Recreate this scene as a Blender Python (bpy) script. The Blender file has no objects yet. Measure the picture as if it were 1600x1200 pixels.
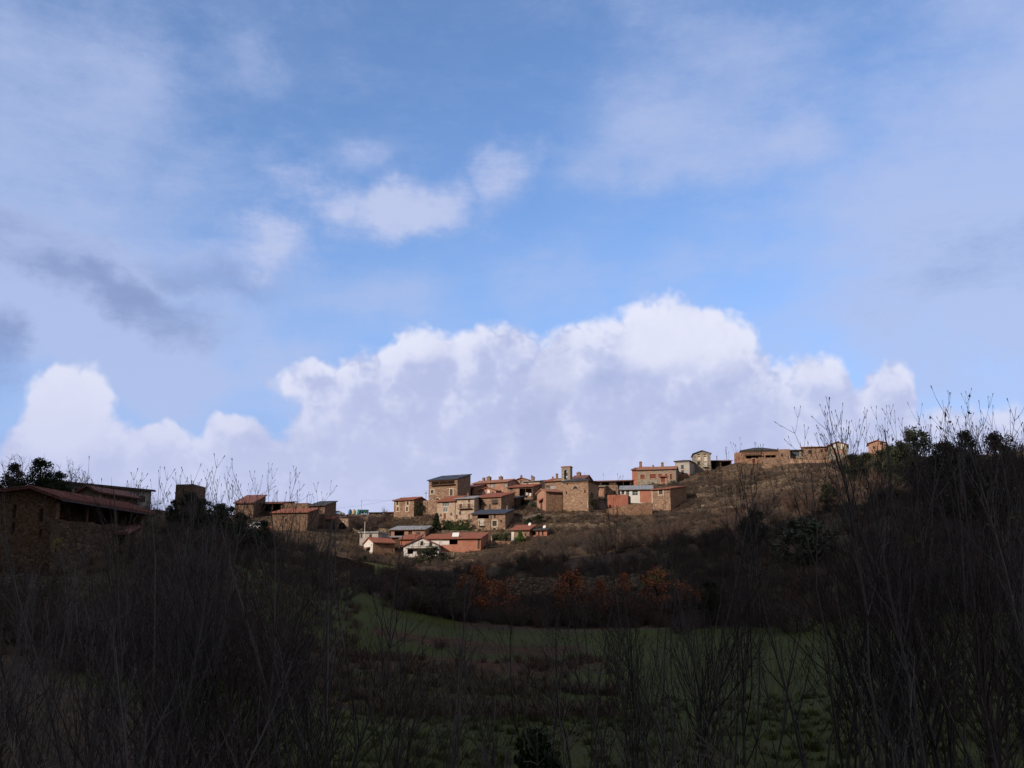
import bpy, math, random
import numpy as np
from mathutils import Vector
R = math.radians
scene = bpy.context.scene
COL = scene.collection

# ------------------------------------------------------------------ camera
F = 1557.0                      # focal length in photo pixels (1600 wide)
PITCH = math.atan(360 / F)
cam_data = bpy.data.cameras.new('camera')
cam = bpy.data.objects.new('camera', cam_data); COL.objects.link(cam)
cam.location = (0, 0, 0); cam.rotation_euler = (R(90) + PITCH, 0, 0)
cam_data.sensor_width = 36; cam_data.lens = 36 * F / 1600
cam_data.clip_start = .1; cam_data.clip_end = 9000
scene.camera = cam

# ------------------------------------------------------------------ light
SUN_EL, SUN_AZ = 22.0, 228.0    # azimuth clockwise from +Y : behind the viewer, to the left
sd = bpy.data.lights.new('sun', 'SUN'); sd.energy = 3.9; sd.angle = R(.5); sd.color = (1, .84, .68)
sun = bpy.data.objects.new('sun', sd); COL.objects.link(sun)
TO_SUN = Vector((math.sin(R(SUN_AZ)) * math.cos(R(SUN_EL)), math.cos(R(SUN_AZ)) * math.cos(R(SUN_EL)), math.sin(R(SUN_EL))))
sun.rotation_euler = TO_SUN.to_track_quat('Z', 'Y').to_euler()
vs = scene.view_settings
vs.view_transform = 'Standard'; vs.look = 'None'; vs.gamma = 1; vs.exposure = 0

def ray(u, v):
    a, b = (u - 800) / F, (600 - v) / F
    cp, sp = math.cos(PITCH), math.sin(PITCH)
    return Vector((a, cp - b * sp, sp + b * cp))
def P(u, v, d):
    r = ray(u, v); return r * (d / r.y)
def azel(u, v):
    r = ray(u, v).normalized()
    return math.degrees(math.atan2(r.x, r.y)), math.degrees(math.asin(r.z))

# ------------------------------------------------------------------ world
w = bpy.data.worlds.new('World'); scene.world = w; w.use_nodes = True
nt = w.node_tree; nt.nodes.clear(); N = nt.nodes; L = nt.links
def nn(t, **k):
    n = N.new(t)
    for a, b in k.items(): setattr(n, a, b)
    return n
def mth(op, a, b=None, c=None, clamp=False):
    n = nn('ShaderNodeMath', operation=op, use_clamp=clamp)
    for i, x in enumerate((a, b, c)):
        if x is None: continue
        if isinstance(x, (int, float)): n.inputs[i].default_value = x
        else: L.new(x, n.inputs[i])
    return n.outputs[0]
def vm(op, a, b):
    n = nn('ShaderNodeVectorMath', operation=op)
    for i, x in enumerate((a, b)):
        if isinstance(x, tuple): n.inputs[i].default_value = x
        else: L.new(x, n.inputs[i])
    return n.outputs['Value'] if op in ('LENGTH', 'DOT_PRODUCT') else n.outputs[0]
def sstep(x, lo, hi, o0=0., o1=1.):
    n = nn('ShaderNodeMapRange', interpolation_type='SMOOTHSTEP')
    L.new(x, n.inputs[0])
    for i, q in zip((1, 2, 3, 4), (lo, hi, o0, o1)): n.inputs[i].default_value = q
    return n.outputs[0]
def mixc(f, a, b):
    n = nn('ShaderNodeMix', data_type='RGBA')
    if isinstance(f, float): n.inputs[0].default_value = f
    else: L.new(f, n.inputs[0])
    for i, x in ((6, a), (7, b)):
        if isinstance(x, tuple): n.inputs[i].default_value = x + (1,)
        else: L.new(x, n.inputs[i])
    return n.outputs[2]
def noise(vec, sc, det=6, rough=.55, col=False):
    n = nn('ShaderNodeTexNoise'); L.new(vec, n.inputs['Vector'])
    n.inputs['Scale'].default_value = sc; n.inputs['Detail'].default_value = det; n.inputs['Roughness'].default_value = rough
    return n.outputs['Color' if col else 'Fac']
tc = nn('ShaderNodeTexCoord'); D0 = tc.outputs['Generated']
sx = nn('ShaderNodeSeparateXYZ'); L.new(D0, sx.inputs[0])
az = mth('MULTIPLY', mth('ARCTAN2', sx.outputs[0], sx.outputs[1]), 57.2958)
el = mth('MULTIPLY', mth('ARCSINE', sx.outputs[2]), 57.2958)
cx = nn('ShaderNodeCombineXYZ'); L.new(az, cx.inputs[0]); L.new(el, cx.inputs[1])
SP = cx.outputs[0]
def warp(sc, amp, det):
    c = vm('SUBTRACT', noise(D0, sc, det, .6, True), (.5, .5, .5))
    s = nn('ShaderNodeVectorMath', operation='SCALE'); L.new(c, s.inputs[0]); s.inputs[3].default_value = amp
    return vm('ADD', SP, s.outputs[0])
WC = warp(5.0, 6.5, 5)       # cumulus: lumpy outline
WV = warp(3.2, 16.0, 8)      # veils : long drifts
def blob(PP, u, v, ru, rv, wt=1., rot=0.):
    a, e = azel(u, v)
    p = vm('SUBTRACT', PP, (a, e, 0.))
    if rot:
        n = nn('ShaderNodeVectorRotate', rotation_type='Z_AXIS'); L.new(p, n.inputs['Vector'])
        n.inputs['Angle'].default_value = R(rot); p = n.outputs[0]
    k = 27.0 * .62
    ln = vm('LENGTH', vm('MULTIPLY', p, (k / ru, k / rv, 0.)), (0., 0., 0.))
    return sstep(ln, 0, 1, wt, 0)
def field(PP, lst, op):
    f = None
    for b in lst:
        x = blob(PP, *b); f = x if f is None else mth(op, f, x)
    return f
CUM = [(1050, 575, 95, 105), (1120, 600, 95, 120), (1000, 620, 110, 110), (940, 640, 95, 120), (880, 680, 90, 150), (1190, 650, 70, 110), (1275, 620, 58, 78), (1378, 625, 42, 62), (1330, 680, 90, 80),
       (665, 600, 72, 92), (740, 610, 80, 92), (800, 625, 60, 95), (600, 660, 90, 100), (530, 690, 90, 90, .9), (500, 610, 90, 32, .55), (700, 700, 150, 120),
       (100, 640, 72, 82), (60, 700, 80, 70), (160, 700, 70, 60), (262, 690, 52, 44), (380, 690, 50, 48), (330, 730, 110, 50), (450, 730, 90, 50),
       (1010, 660, 260, 150, .75), (700, 680, 220, 130, .7), (420, 800, 420, 70), (900, 790, 500, 90), (1350, 790, 420, 95), (1500, 730, 170, 90, .8), (60, 790, 200, 60), (-300, 760, 300, 90), (1950, 760, 300, 90)]
SOFT = [(625, 325, 160, 68, 1.15, -10), (530, 310, 90, 66, 1), (405, 385, 95, 66, .95), (800, 285, 90, 90, .85), (470, 285, 90, 60, .7), (340, 400, 110, 50, .45), (600, 212, 40, 34, .5), (480, 290, 50, 50, .5), (860, 300, 60, 30, .35), (700, 330, 60, 30, .6)]
VEIL = [(60, 380, 190, 200, .62), (230, 200, 170, 90, .5, 20), (30, 80, 150, 150, .35), (190, 480, 190, 70, .75, 15), (330, 430, 150, 80, .6), (60, 560, 150, 60, .7), (300, 580, 200, 60, .7),
        (400, 600, 260, 60, .55), (1080, 235, 170, 90, .72, 15), (980, 300, 130, 50, .5), (1215, 275, 50, 36, .55), (1480, 430, 210, 120, .72, 15), (600, 210, 70, 40, .4), (380, 90, 60, 30, .35, -30), (430, 110, 40, 30, .35),
        (1560, 130, 260, 200, .5), (1130, 110, 130, 50, .5, 20), (1590, 530, 150, 110, .8), (1330, 330, 260, 160, .45), (1010, 20, 200, 50, .3, 10),
        (560, 480, 130, 45, .55), (1000, 420, 400, 60, .35), (1250, 520, 260, 70, .4), (900, 470, 200, 40, .35),
        (-500, 300, 500, 400, .9), (2100, 300, 500, 400, .9), (-1500, 200, 800, 500, .8), (3200, 200, 800, 500, .8)]
DARK = [(0, 600, 60, 75, 1), (200, 480, 170, 45, .8, 18), (340, 440, 110, 50, .6), (40, 360, 160, 110, .35), (60, 740, 170, 50, .5), (845, 655, 50, 100, .95),
        (1080, 680, 150, 70, .5), (470, 690, 70, 50, .55), (1530, 450, 160, 80, .4), (730, 690, 100, 40, .6), (200, 740, 90, 60, .7), (640, 720, 80, 30, .5), (960, 610, 60, 30, .5), (1140, 620, 90, 50, .5), (600, 640, 60, 30, .5)]
def smax(PP, lst):
    f = None
    for b in lst:
        x = mth('POWER', blob(PP, *b), 3.2); f = x if f is None else mth('ADD', f, x)
    return mth('POWER', f, 1 / 3.2)
nzA = noise(vm('MULTIPLY', D0, (1., 1., 2.2)), 4.2, 9, .66); nzB = noise(D0, 20.0, 6, .65); nzW = noise(vm('MULTIPLY', vm('ADD', D0, (.3, 0., 0.)), (1., 1., 2.6)), 9.0, 8, .7)
def billow(off):
    v = vm('ADD', D0, off)
    h = mth('ABSOLUTE', mth('SUBTRACT', noise(v, 8.0, 2, .5), .5)); h2 = mth('ABSOLUTE', mth('SUBTRACT', noise(v, 22.0, 3, .6), .5))
    return mth('ADD', mth('MULTIPLY', h, 1.6), mth('MULTIPLY', h2, 1.5))
b0 = billow((0., 0., 0.)); b1 = billow((-.012, 0., .016))
relief = mth('SUBTRACT', b0, b1)  # billow difference toward the sun: lit and shaded cloud sides painted by colour
cum0 = smax(WC, CUM)
cumf = mth('ADD', cum0, mth('MULTIPLY', mth('SUBTRACT', b0, .36), .50))
cumf = mth('ADD', cumf, mth('MULTIPLY', mth('SUBTRACT', nzB, .5), .25))
cuma = mth('MULTIPLY', sstep(cumf, .20, .44), sstep(el, 20, 24, 1, 0))
bright = field(WC, [(95, 620, 90, 90, 1.1), (1060, 520, 130, 60, 1), (270, 665, 50, 25, .8), (670, 540, 80, 40, .7), (375, 655, 40, 20, .8), (1280, 570, 50, 30, .6), (880, 600, 60, 50, .5), (330, 735, 60, 25, .5)], 'MAXIMUM')
soft0 = field(WV, SOFT, 'MAXIMUM')
softf = mth('ADD', soft0, mth('ADD', mth('MULTIPLY', mth('SUBTRACT', nzW, .5), 1.25), mth('MULTIPLY', mth('SUBTRACT', nzB, .5), .3)))
softa = mth('MULTIPLY', sstep(softf, .12, 1.05, 0, .8), sstep(soft0, .02, .22))
veilf = mth('ADD', field(WV, VEIL, 'ADD'), mth('ADD', mth('MULTIPLY', mth('SUBTRACT', nzA, .48), 1.7), mth('ADD', mth('MULTIPLY', mth('SUBTRACT', nzW, .5), 1.1), mth('MULTIPLY', mth('SUBTRACT', nzB, .5), .35))))
veila = sstep(veilf, -.15, 1.45, 0.06, .84)
darkf = field(WV, DARK, 'MAXIMUM')

sky = nn('ShaderNodeTexSky', sky_type='NISHITA', sun_disc=False)
sky.sun_elevation = R(SUN_EL); sky.sun_rotation = R(SUN_AZ); sky.altitude = 900; sky.air_density = 1.0; sky.dust_density = .6; sky.ozone_density = 1.6
K = 1 / .1
def c8(r, g, b, k=1.0):
    f = lambda x: ((x / 255 + .055) / 1.055) ** 2.4 * k * K
    return (f(r), f(g), f(b))
skyc = nn('ShaderNodeVectorMath', operation='MULTIPLY'); L.new(sky.outputs[0], skyc.inputs[0]); skyc.inputs[1].default_value = (1.42, 1.74, 2.16)
col = mixc(sstep(el, 0, 26, .92, 0), skyc.outputs[0], c8(162, 183, 232))
vcol = mixc(sstep(mth('ADD', darkf, mth('MULTIPLY', mth('SUBTRACT', nzW, .5), 1.2)), .1, .9), c8(180, 195, 234), c8(140, 155, 198))
col = mixc(veila, col, vcol)
col = mixc(softa, col, mixc(sstep(softf, .3, 1.1), c8(172, 188, 232), c8(200, 208, 238)))
edge = sstep(cumf, .35, .95)
cc = mixc(edge, c8(229, 232, 251), c8(194, 202, 235))  # bright rim and greyer body, cloud lighting painted into the colour
cc = mixc(sstep(relief, -.22, .14, .9, 0), cc, c8(180, 190, 228))
cc = mixc(sstep(mth('ADD', relief, mth('MULTIPLY', mth('SUBTRACT', nzB, .5), .1)), .0, .30, 0, .6), cc, c8(232, 234, 252))
cc = mixc(sstep(mth('ADD', darkf, mth('MULTIPLY', mth('SUBTRACT', nzW, .5), 1.3)), .05, .8, 0, .85), cc, c8(164, 176, 218))
cc = mixc(sstep(mth('ADD', bright, mth('MULTIPLY', mth('SUBTRACT', nzB, .5), .6)), .15, .8, 0, .85), cc, c8(232, 234, 251))
cc = mixc(sstep(el, 5, 14, .55, 0), cc, c8(203, 207, 238))
cc = mixc(sstep(el, 8, 17, .35, 0), cc, c8(196, 203, 236))
col = mixc(mth('MULTIPLY', cuma, .97), col, cc)
col = mixc(sstep(el, 1, 7, 1, 0), col, c8(192, 199, 232))
# unseen grey cloud added above, beside and behind to neutralise the blue fill light
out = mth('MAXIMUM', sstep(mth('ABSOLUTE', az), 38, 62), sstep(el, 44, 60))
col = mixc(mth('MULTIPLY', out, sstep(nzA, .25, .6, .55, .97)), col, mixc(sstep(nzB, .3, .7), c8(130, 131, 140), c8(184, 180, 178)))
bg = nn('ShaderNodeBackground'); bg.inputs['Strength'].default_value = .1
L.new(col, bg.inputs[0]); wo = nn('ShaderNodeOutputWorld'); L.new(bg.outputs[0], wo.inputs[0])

# ------------------------------------------------------------------ helpers
def tag(o, label=None, cat=None, group=None, kind=None):
    if label: o['label'] = label
    if cat: o['category'] = cat
    if group: o['group'] = group
    if kind: o['kind'] = kind
    return o
def empty(name, loc, rz=0., parent=None):
    o = bpy.data.objects.new(name, None); COL.objects.link(o); o.location = loc; o.rotation_euler = (0, 0, rz); o.empty_display_size = .3
    if parent: o.parent = parent
    return o
class MB:
    def __init__(s): s.v = []; s.f = []; s.m = []; s.mats = []; s.cur = 0
    def use(s, m):
        if m not in s.mats: s.mats.append(m)
        s.cur = s.mats.index(m); return s
    def add(s, vs_, fs):
        o = len(s.v); s.v += [tuple(p) for p in vs_]; s.f += [tuple(i + o for i in f) for f in fs]; s.m += [s.cur] * len(fs); return s
    def box(s, x0, y0, z0, x1, y1, z1):
        return s.add([(x0, y0, z0), (x1, y0, z0), (x1, y1, z0), (x0, y1, z0), (x0, y0, z1), (x1, y0, z1), (x1, y1, z1), (x0, y1, z1)],
                     [(0, 3, 2, 1), (4, 5, 6, 7), (0, 1, 5, 4), (1, 2, 6, 5), (2, 3, 7, 6), (3, 0, 4, 7)])
    def prism(s, poly, n, t):          # polygon (3-D pts) extruded by vector n*t
        k = len(poly); n = Vector(n) * t
        a = [Vector(p) for p in poly]; b = [p + n for p in a]
        return s.add(a + b, [tuple(range(k))[::-1], tuple(range(k, 2 * k))] + [(i, (i + 1) % k, (i + 1) % k + k, i + k) for i in range(k)])
    def tube(s, pts, rad, sides=4, cap=True):
        pts = [Vector(p) for p in pts]; o = len(s.v); n = len(pts)
        up = Vector((.31, .17, .93))
        for i, p in enumerate(pts):
            t = (pts[min(i + 1, n - 1)] - pts[max(i - 1, 0)])
            if t.length < 1e-6: t = Vector((0, 0, 1))
            t.normalize()
            a = t.cross(up if abs(t.dot(up)) < .95 else Vector((1, 0, 0))).normalized(); b = t.cross(a)
            r = rad[i]
            for k in range(sides):
                an = 2 * math.pi * k / sides
                q = p + a * (math.cos(an) * r) + b * (math.sin(an) * r); s.v.append((q.x, q.y, q.z))
        c = 0
        for i in range(n - 1):
            for k in range(sides):
                k2 = (k + 1) % sides
                s.f.append((o + i * sides + k, o + i * sides + k2, o + (i + 1) * sides + k2, o + (i + 1) * sides + k)); c += 1
        if cap: s.f.append(tuple(o + (n - 1) * sides + k for k in range(sides))); s.f.append(tuple(o + k for k in range(sides))[::-1]); c += 2
        s.m += [s.cur] * c; return s
    def mesh(s, name, mat=None, smooth=False):
        me = bpy.data.meshes.new(name); me.from_pydata(s.v, [], s.f)
        for m in (s.mats if s.mats else [mat]): me.materials.append(m)
        if s.mats: me.polygons.foreach_set('material_index', s.m)
        if smooth: me.polygons.foreach_set('use_smooth', [True] * len(s.f))
        me.update(); return me
    def build(s, name, mat=None, parent=None, loc=None, smooth=False):
        o = bpy.data.objects.new(name, s.mesh(name, mat, smooth)); COL.objects.link(o)
        if parent: o.parent = parent
        if loc is not None: o.location = loc
        return o

# ------------------------------------------------------------------ materials
def material(name, rough=.9, spec=.2):
    m = bpy.data.materials.new(name); m.use_nodes = True; t = m.node_tree; b = t.nodes['Principled BSDF']
    b.inputs['Roughness'].default_value = rough; b.inputs['Specular IOR Level'].default_value = spec
    return m, t, b
def gnode(t, ty, **k):
    n = t.nodes.new(ty)
    for a, b in k.items():
        if a in n.inputs.keys(): n.inputs[a].default_value = b
        else: setattr(n, a, b)
    return n
def gmix(t, f, a, b, blend='MIX'):
    n = t.nodes.new('ShaderNodeMix'); n.data_type = 'RGBA'; n.blend_type = blend
    for i, x in ((0, f), (6, a), (7, b)):
        if isinstance(x, (int, float)): n.inputs[i].default_value = x
        elif isinstance(x, tuple): n.inputs[i].default_value = x + (1,) if len(x) == 3 else x
        else: t.links.new(x, n.inputs[i])
    return n.outputs[2]
def gramp(t, src, lo, hi, a=0., b=1.):
    n = t.nodes.new('ShaderNodeMapRange'); n.interpolation_type = 'SMOOTHSTEP'; t.links.new(src, n.inputs[0])
    for i, q in zip((1, 2, 3, 4), (lo, hi, a, b)): n.inputs[i].default_value = q
    return n.outputs[0]
def gnoise(t, sc, det=4, vec=None, rough=.6, world=False):
    n = t.nodes.new('ShaderNodeTexNoise'); n.inputs['Scale'].default_value = sc; n.inputs['Detail'].default_value = det; n.inputs['Roughness'].default_value = rough
    if vec is not None: t.links.new(vec, n.inputs['Vector'])
    return n.outputs['Fac']
def coords(t, world=False, sc=(1, 1, 1)):
    if world: o = t.nodes.new('ShaderNodeNewGeometry').outputs['Position']
    else: o = t.nodes.new('ShaderNodeTexCoord').outputs['Object']
    m = t.nodes.new('ShaderNodeMapping'); m.inputs['Scale'].default_value = sc; t.links.new(o, m.inputs[0]); return m.outputs[0]
def bump(t, b, h, strength, dist):
    n = t.nodes.new('ShaderNodeBump'); n.inputs['Strength'].default_value = strength; n.inputs['Distance'].default_value = dist
    t.links.new(h, n.inputs['Height']); t.links.new(n.outputs[0], b.inputs['Normal'])
def stone(name, dark, mid, lite, sc=2.2, mortar=(.32, .26, .20), mort=.5, damp=.35):
    m, t, b = material(name, .95, .1)
    v = coords(t, True, (1, 1, 1.7))
    wz = gmix(t, .12, v, t.nodes.new('ShaderNodeTexNoise').outputs['Color'])
    vo = gnode(t, 'ShaderNodeTexVoronoi', feature='F1'); vo.inputs['Scale'].default_value = sc; t.links.new(wz, vo.inputs['Vector'])
    ve = gnode(t, 'ShaderNodeTexVoronoi', feature='DISTANCE_TO_EDGE'); ve.inputs['Scale'].default_value = sc; t.links.new(wz, ve.inputs['Vector'])
    sp = t.nodes.new('ShaderNodeSeparateColor'); t.links.new(vo.outputs['Color'], sp.inputs[0])
    c = gmix(t, gramp(t, sp.outputs[0], .1, .6), dark, mid); c = gmix(t, gramp(t, sp.outputs[1], .6, 1.), c, lite)
    n1 = gnoise(t, .35, 6, v); c = gmix(t, gramp(t, n1, .38, .68, 0, damp), c, dark)
    c = gmix(t, gramp(t, gnoise(t, 1.1, 5, v), .5, .8, 0, .45), c, lite)
    c = gmix(t, gramp(t, ve.outputs[0], .02, .10, mort, 0), c, mortar)
    t.links.new(c, b.inputs['Base Color']); bump(t, b, gramp(t, ve.outputs[0], 0, .15), .8, .06)
    return m
def plaster(name, c1, c2, rough=.9, sc=.6):
    m, t, b = material(name, rough, .15)
    v = coords(t, True); c = gmix(t, gramp(t, gnoise(t, sc, 7, v), .35, .7), c1, c2)
    st = coords(t, True, (2.2, 2.2, .18)); c = gmix(t, gramp(t, gnoise(t, 1.2, 5, st), .55, .8, 0, .55), c, tuple(x * .55 for x in c1))
    t.links.new(c, b.inputs['Base Color']); bump(t, b, gnoise(t, 9, 4, v), .3, .03); return m
def tiles(name, c1, c2, c3, pitch=.28, rough=.9):
    m, t, b = material(name, rough, .15)
    v = coords(t); wv = gnode(t, 'ShaderNodeTexWave', wave_type='BANDS', bands_direction='X'); wv.inputs['Scale'].default_value = 2 * math.pi / pitch / 20 * 1.0
    wv.inputs['Distortion'].default_value = .4; t.links.new(v, wv.inputs['Vector'])
    n = gnoise(t, .8, 6, v); vb = gnode(t, 'ShaderNodeTexVoronoi'); vb.inputs['Scale'].default_value = 3; t.links.new(v, vb.inputs['Vector'])
    sp = t.nodes.new('ShaderNodeSeparateColor'); t.links.new(vb.outputs['Color'], sp.inputs[0])
    c = gmix(t, gramp(t, n, .35, .65), c1, c2); c = gmix(t, gramp(t, sp.outputs[0], .3, 1., 0, .6), c, c3)
    c = gmix(t, gramp(t, gnoise(t, .45, 7, coords(t, True), .7), .5, .72, 0, .7), c, tuple(.45 * x + .06 for x in c1)); c = gmix(t, gramp(t, gnoise(t, 1.9, 5, coords(t, True), .7), .58, .75, 0, .5), c, (.20, .17, .13))
    t.links.new(c, b.inputs['Base Color']); bump(t, b, wv.outputs['Fac'], .9, .08); return m
def plain(name, c, rough=.7, spec=.3, var=.25, sc=2.0, metal=0.):
    m, t, b = material(name, rough, spec); b.inputs['Metallic'].default_value = metal
    v = coords(t); t.links.new(gmix(t, gramp(t, gnoise(t, sc, 5, v), .3, .75), tuple(x * (1 - var) for x in c), tuple(min(1, x * (1 + var)) for x in c)), b.inputs['Base Color']); return m
def leaf(name, c1, c2, c3=None, rough=.7, trans=.0):
    m, t, b = material(name, rough, .25)
    v = coords(t); c = gmix(t, gramp(t, gnoise(t, 1.2, 3, v), .3, .7), c1, c2)
    oi = t.nodes.new('ShaderNodeObjectInfo'); c = gmix(t, gramp(t, oi.outputs['Random'], .2, 1., 0, .6), c, c3 or c1)
    n2 = gnoise(t, 7, 2, v); c = gmix(t, gramp(t, n2, .45, .7, 0, .6), c, c3 or c2)
    t.links.new(c, b.inputs['Base Color']); return m
M = {}
M['stone'] = stone('honey_stone', (.18, .106, .074), (.295, .186, .134), (.43, .30, .225))
M['stone_b'] = stone('church_stone', (.23, .138, .092), (.34, .216, .148), (.48, .335, .24), sc=2.6)
M['stone_r'] = stone('red_stone', (.19, .095, .060), (.30, .165, .105), (.40, .25, .17), sc=2.4)
M['stone_m'] = stone('dark_brown_stone', (.13, .08, .056), (.20, .13, .095), (.28, .19, .14), sc=2.4, mortar=(.16, .12, .09))  # darker brown stone for the left row and the tower ruin
M['stone_g'] = stone('grey_stone', (.20, .17, .135), (.30, .26, .21), (.40, .36, .30), sc=2.6, mortar=(.36, .33, .28))
M['stone_d'] = stone('terrace_stone', (.10, .075, .055), (.20, .15, .11), (.34, .28, .22), sc=2.6, mortar=(.05, .04, .03), mort=.8)
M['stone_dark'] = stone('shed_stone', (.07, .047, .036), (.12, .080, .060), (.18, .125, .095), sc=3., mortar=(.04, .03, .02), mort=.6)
M['stone_p'] = stone('pale_render_stone', (.36, .26, .20), (.46, .35, .27), (.56, .46, .37), sc=1.9, mortar=(.48, .38, .30))
M['dressed'] = plain('dressed_pale_stone', (.50, .42, .33), .9, .1, .15)
M['pink'] = plaster('pink_render', (.34, .185, .135), (.41, .25, .19))
M['orange'] = plaster('orange_brick_render', (.36, .155, .105), (.42, .205, .145))
M['redwall'] = plaster('red_brick_render', (.30, .115, .08), (.37, .16, .115))
M['white'] = plaster('white_render', (.62, .60, .58), (.72, .70, .68))
M['grey'] = plaster('grey_cement', (.34, .32, .30), (.44, .42, .40))
M['tile'] = tiles('terracotta_tiles', (.30, .095, .060), (.40, .15, .10), (.22, .085, .06))
M['tile_b'] = tiles('bright_terracotta_tiles', (.37, .125, .08), (.36, .155, .105), (.25, .09, .065))
M['tile_p'] = tiles('weathered_terracotta_tiles', (.36, .17, .12), (.44, .25, .18), (.27, .12, .09))
M['tile_d'] = tiles('maroon_metal_roof', (.20, .085, .075), (.27, .13, .115), (.15, .065, .06), pitch=.35)
M['slate'] = tiles('slate_roof', (.055, .060, .070), (.085, .09, .105), (.04, .042, .05), pitch=.5)
M['slate_b'] = tiles('blue_slate_roof', (.05, .07, .115), (.07, .095, .15), (.04, .05, .08), pitch=.5)
M['metal'] = tiles('grey_metal_roof', (.30, .32, .35), (.38, .40, .43), (.24, .25, .27), pitch=.4, rough=.6)
M['wood'] = plain('brown_wood', (.10, .055, .035)); M['wood_r'] = plain('red_brown_wood', (.20, .055, .035)); M['wood_and_shade'] = plain('dark_wood_and_shade', (.035, .025, .02))
M['cream'] = plain('cream_shutter_paint', (.62, .58, .50), var=.1); M['whitep'] = plain('white_paint', (.74, .73, .71), var=.08)
M['glass'] = plain('window_glass', (.03, .035, .045), rough=.25, spec=.4, var=.1); M['glass_b'] = plain('teal_glazing', (.05, .075, .085), rough=.3, spec=.5, var=.1)
M['shut_g'] = plain('grey_shutter', (.33, .31, .31)); M['iron'] = plain('iron_railing', (.03, .03, .03), rough=.5)
M['soot'] = plain('chimney_render', (.22, .13, .09)); M['panel'] = plain('white_solar_panel', (.75, .77, .80), rough=.4, var=.05)
M['bronze'] = plain('bronze_bell', (.10, .075, .04), rough=.4, metal=.7)
# vegetation
M['bark'] = plain('ash_bark', (.115, .102, .098), rough=.9, var=.6, sc=.9)
M['bark_l'] = plain('pale_ash_bark', (.135, .124, .12), rough=.9, var=.5, sc=.9)
M['bark_d'] = plain('dark_twig_bark', (.062, .051, .048), rough=.95, var=.4, sc=.7)
M['bark_p'] = plain('pale_dry_bark', (.15, .13, .11), rough=.95, var=.3, sc=.8)
M['twig_g'] = leaf('grey_twigs', (.070, .057, .054), (.105, .085, .078), (.085, .062, .052), .95)
M['twig_r'] = leaf('reddish_twigs', (.12, .065, .05), (.15, .09, .07), (.09, .06, .05), .95)
M['oakleaf'] = leaf('withered_oak_leaves', (.34, .115, .045), (.46, .17, .065), (.17, .07, .036), .8)
M['everg'] = leaf('holm_oak_leaves', (.020, .028, .014), (.036, .046, .022), (.028, .034, .018))
M['ivy'] = leaf('ivy_leaves', (.016, .030, .012), (.030, .050, .018), (.02, .03, .012))
M['hedge'] = leaf('hedge_leaves', (.025, .055, .014), (.05, .095, .022), (.03, .05, .018))
M['hedge_y'] = leaf('bright_shrub_leaves', (.07, .13, .025), (.11, .18, .04), (.05, .09, .02))
M['yellow'] = leaf('yellow_shrub_leaves', (.30, .26, .03), (.42, .36, .05), (.20, .19, .03))
M['olive'] = leaf('grey_green_leaves', (.07, .09, .06), (.11, .13, .09), (.05, .07, .045))
M['deadleaf'] = leaf('dead_leaves', (.14, .055, .03), (.10, .045, .03), (.07, .04, .03))
M['drygrass'] = leaf('dry_grass', (.125, .088, .06), (.15, .105, .07), (.085, .062, .042))
M['grassb'] = leaf('grass_blades', (.10, .125, .03), (.13, .15, .045), (.085, .085, .034))

# ------------------------------------------------------------------ terrain
def hash2(ix, iy, k):
    h = (ix.astype(np.int64) * 374761393 + iy.astype(np.int64) * 668265263 + k * 974711) & 0x7fffffff
    h = ((h ^ (h >> 13)) * 1274126177) & 0x7fffffff
    return ((h ^ (h >> 16)) & 0xffff) / 65535.0
def vnoise(x, y, k=0):
    ix = np.floor(x); iy = np.floor(y); fx = x - ix; fy = y - iy
    fx = fx * fx * (3 - 2 * fx); fy = fy * fy * (3 - 2 * fy)
    a = hash2(ix, iy, k); b = hash2(ix + 1, iy, k); c = hash2(ix, iy + 1, k); d = hash2(ix + 1, iy + 1, k)
    return (a * (1 - fx) + b * fx) * (1 - fy) + (c * (1 - fx) + d * fx) * fy - .5
def fbm(x, y, o=4, k=0):
    s = 0; a = 1
    for i in range(o): s = s + a * vnoise(x * 2 ** i, y * 2 ** i, k + i * 7); a *= .5
    return s
US = [-300, 0, 200, 400, 560, 700, 850, 1000, 1150, 1300, 1450, 1600, 1900]
TAB = {40: [1080, 1090, 1110, 1150, 1155, 1155, 1155, 1155, 1150, 1140, 1130, 1120, 1080],
       65: [1000, 1000, 1020, 1060, 1080, 1082, 1082, 1080, 1075, 1065, 1055, 1050, 1000],
       90: [870, 868, 885, 985, 1025, 1033, 1035, 1032, 1028, 1024, 1026, 1024, 960],
       130: [815, 800, 815, 890, 950, 979, 986, 985, 982, 972, 955, 935, 870],
       160: [780, 775, 795, 868, 920, 952, 962, 958, 940, 905, 870, 840, 780],
       190: [770, 770, 792, 848, 895, 915, 900, 893, 880, 850, 815, 785, 720],
       220: [775, 775, 795, 838, 876, 885, 868, 850, 832, 805, 768, 735, 680],
       250: [785, 785, 800, 826, 850, 860, 840, 822, 806, 772, 735, 708, 650],
       280: [800, 800, 805, 812, 818, 815, 805, 797, 775, 745, 722, 705, 650],
       310: [803, 803, 803, 805, 808, 800, 785, 772, 752, 728, 718, 708, 660],
       350: [810, 810, 808, 806, 806, 800, 782, 765, 740, 722, 722, 715, 680],
       450: [850, 850, 845, 840, 840, 830, 820, 805, 790, 775, 770, 765, 740],
       800: [920, 920, 915, 910, 910, 905, 900, 895, 890, 885, 880, 880, 870],
       1500: [945, 945, 942, 940, 940, 938, 936, 935, 934, 932, 932, 932, 930],
       3000: [958, 958, 956, 955, 955, 955, 955, 955, 955, 955, 955, 955, 955]}
CP = []
for d, row in TAB.items():
    for u, v in zip(US, row): p = P(u, v, d); CP.append((p.x / d, math.log(d), p.z / d))
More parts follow.
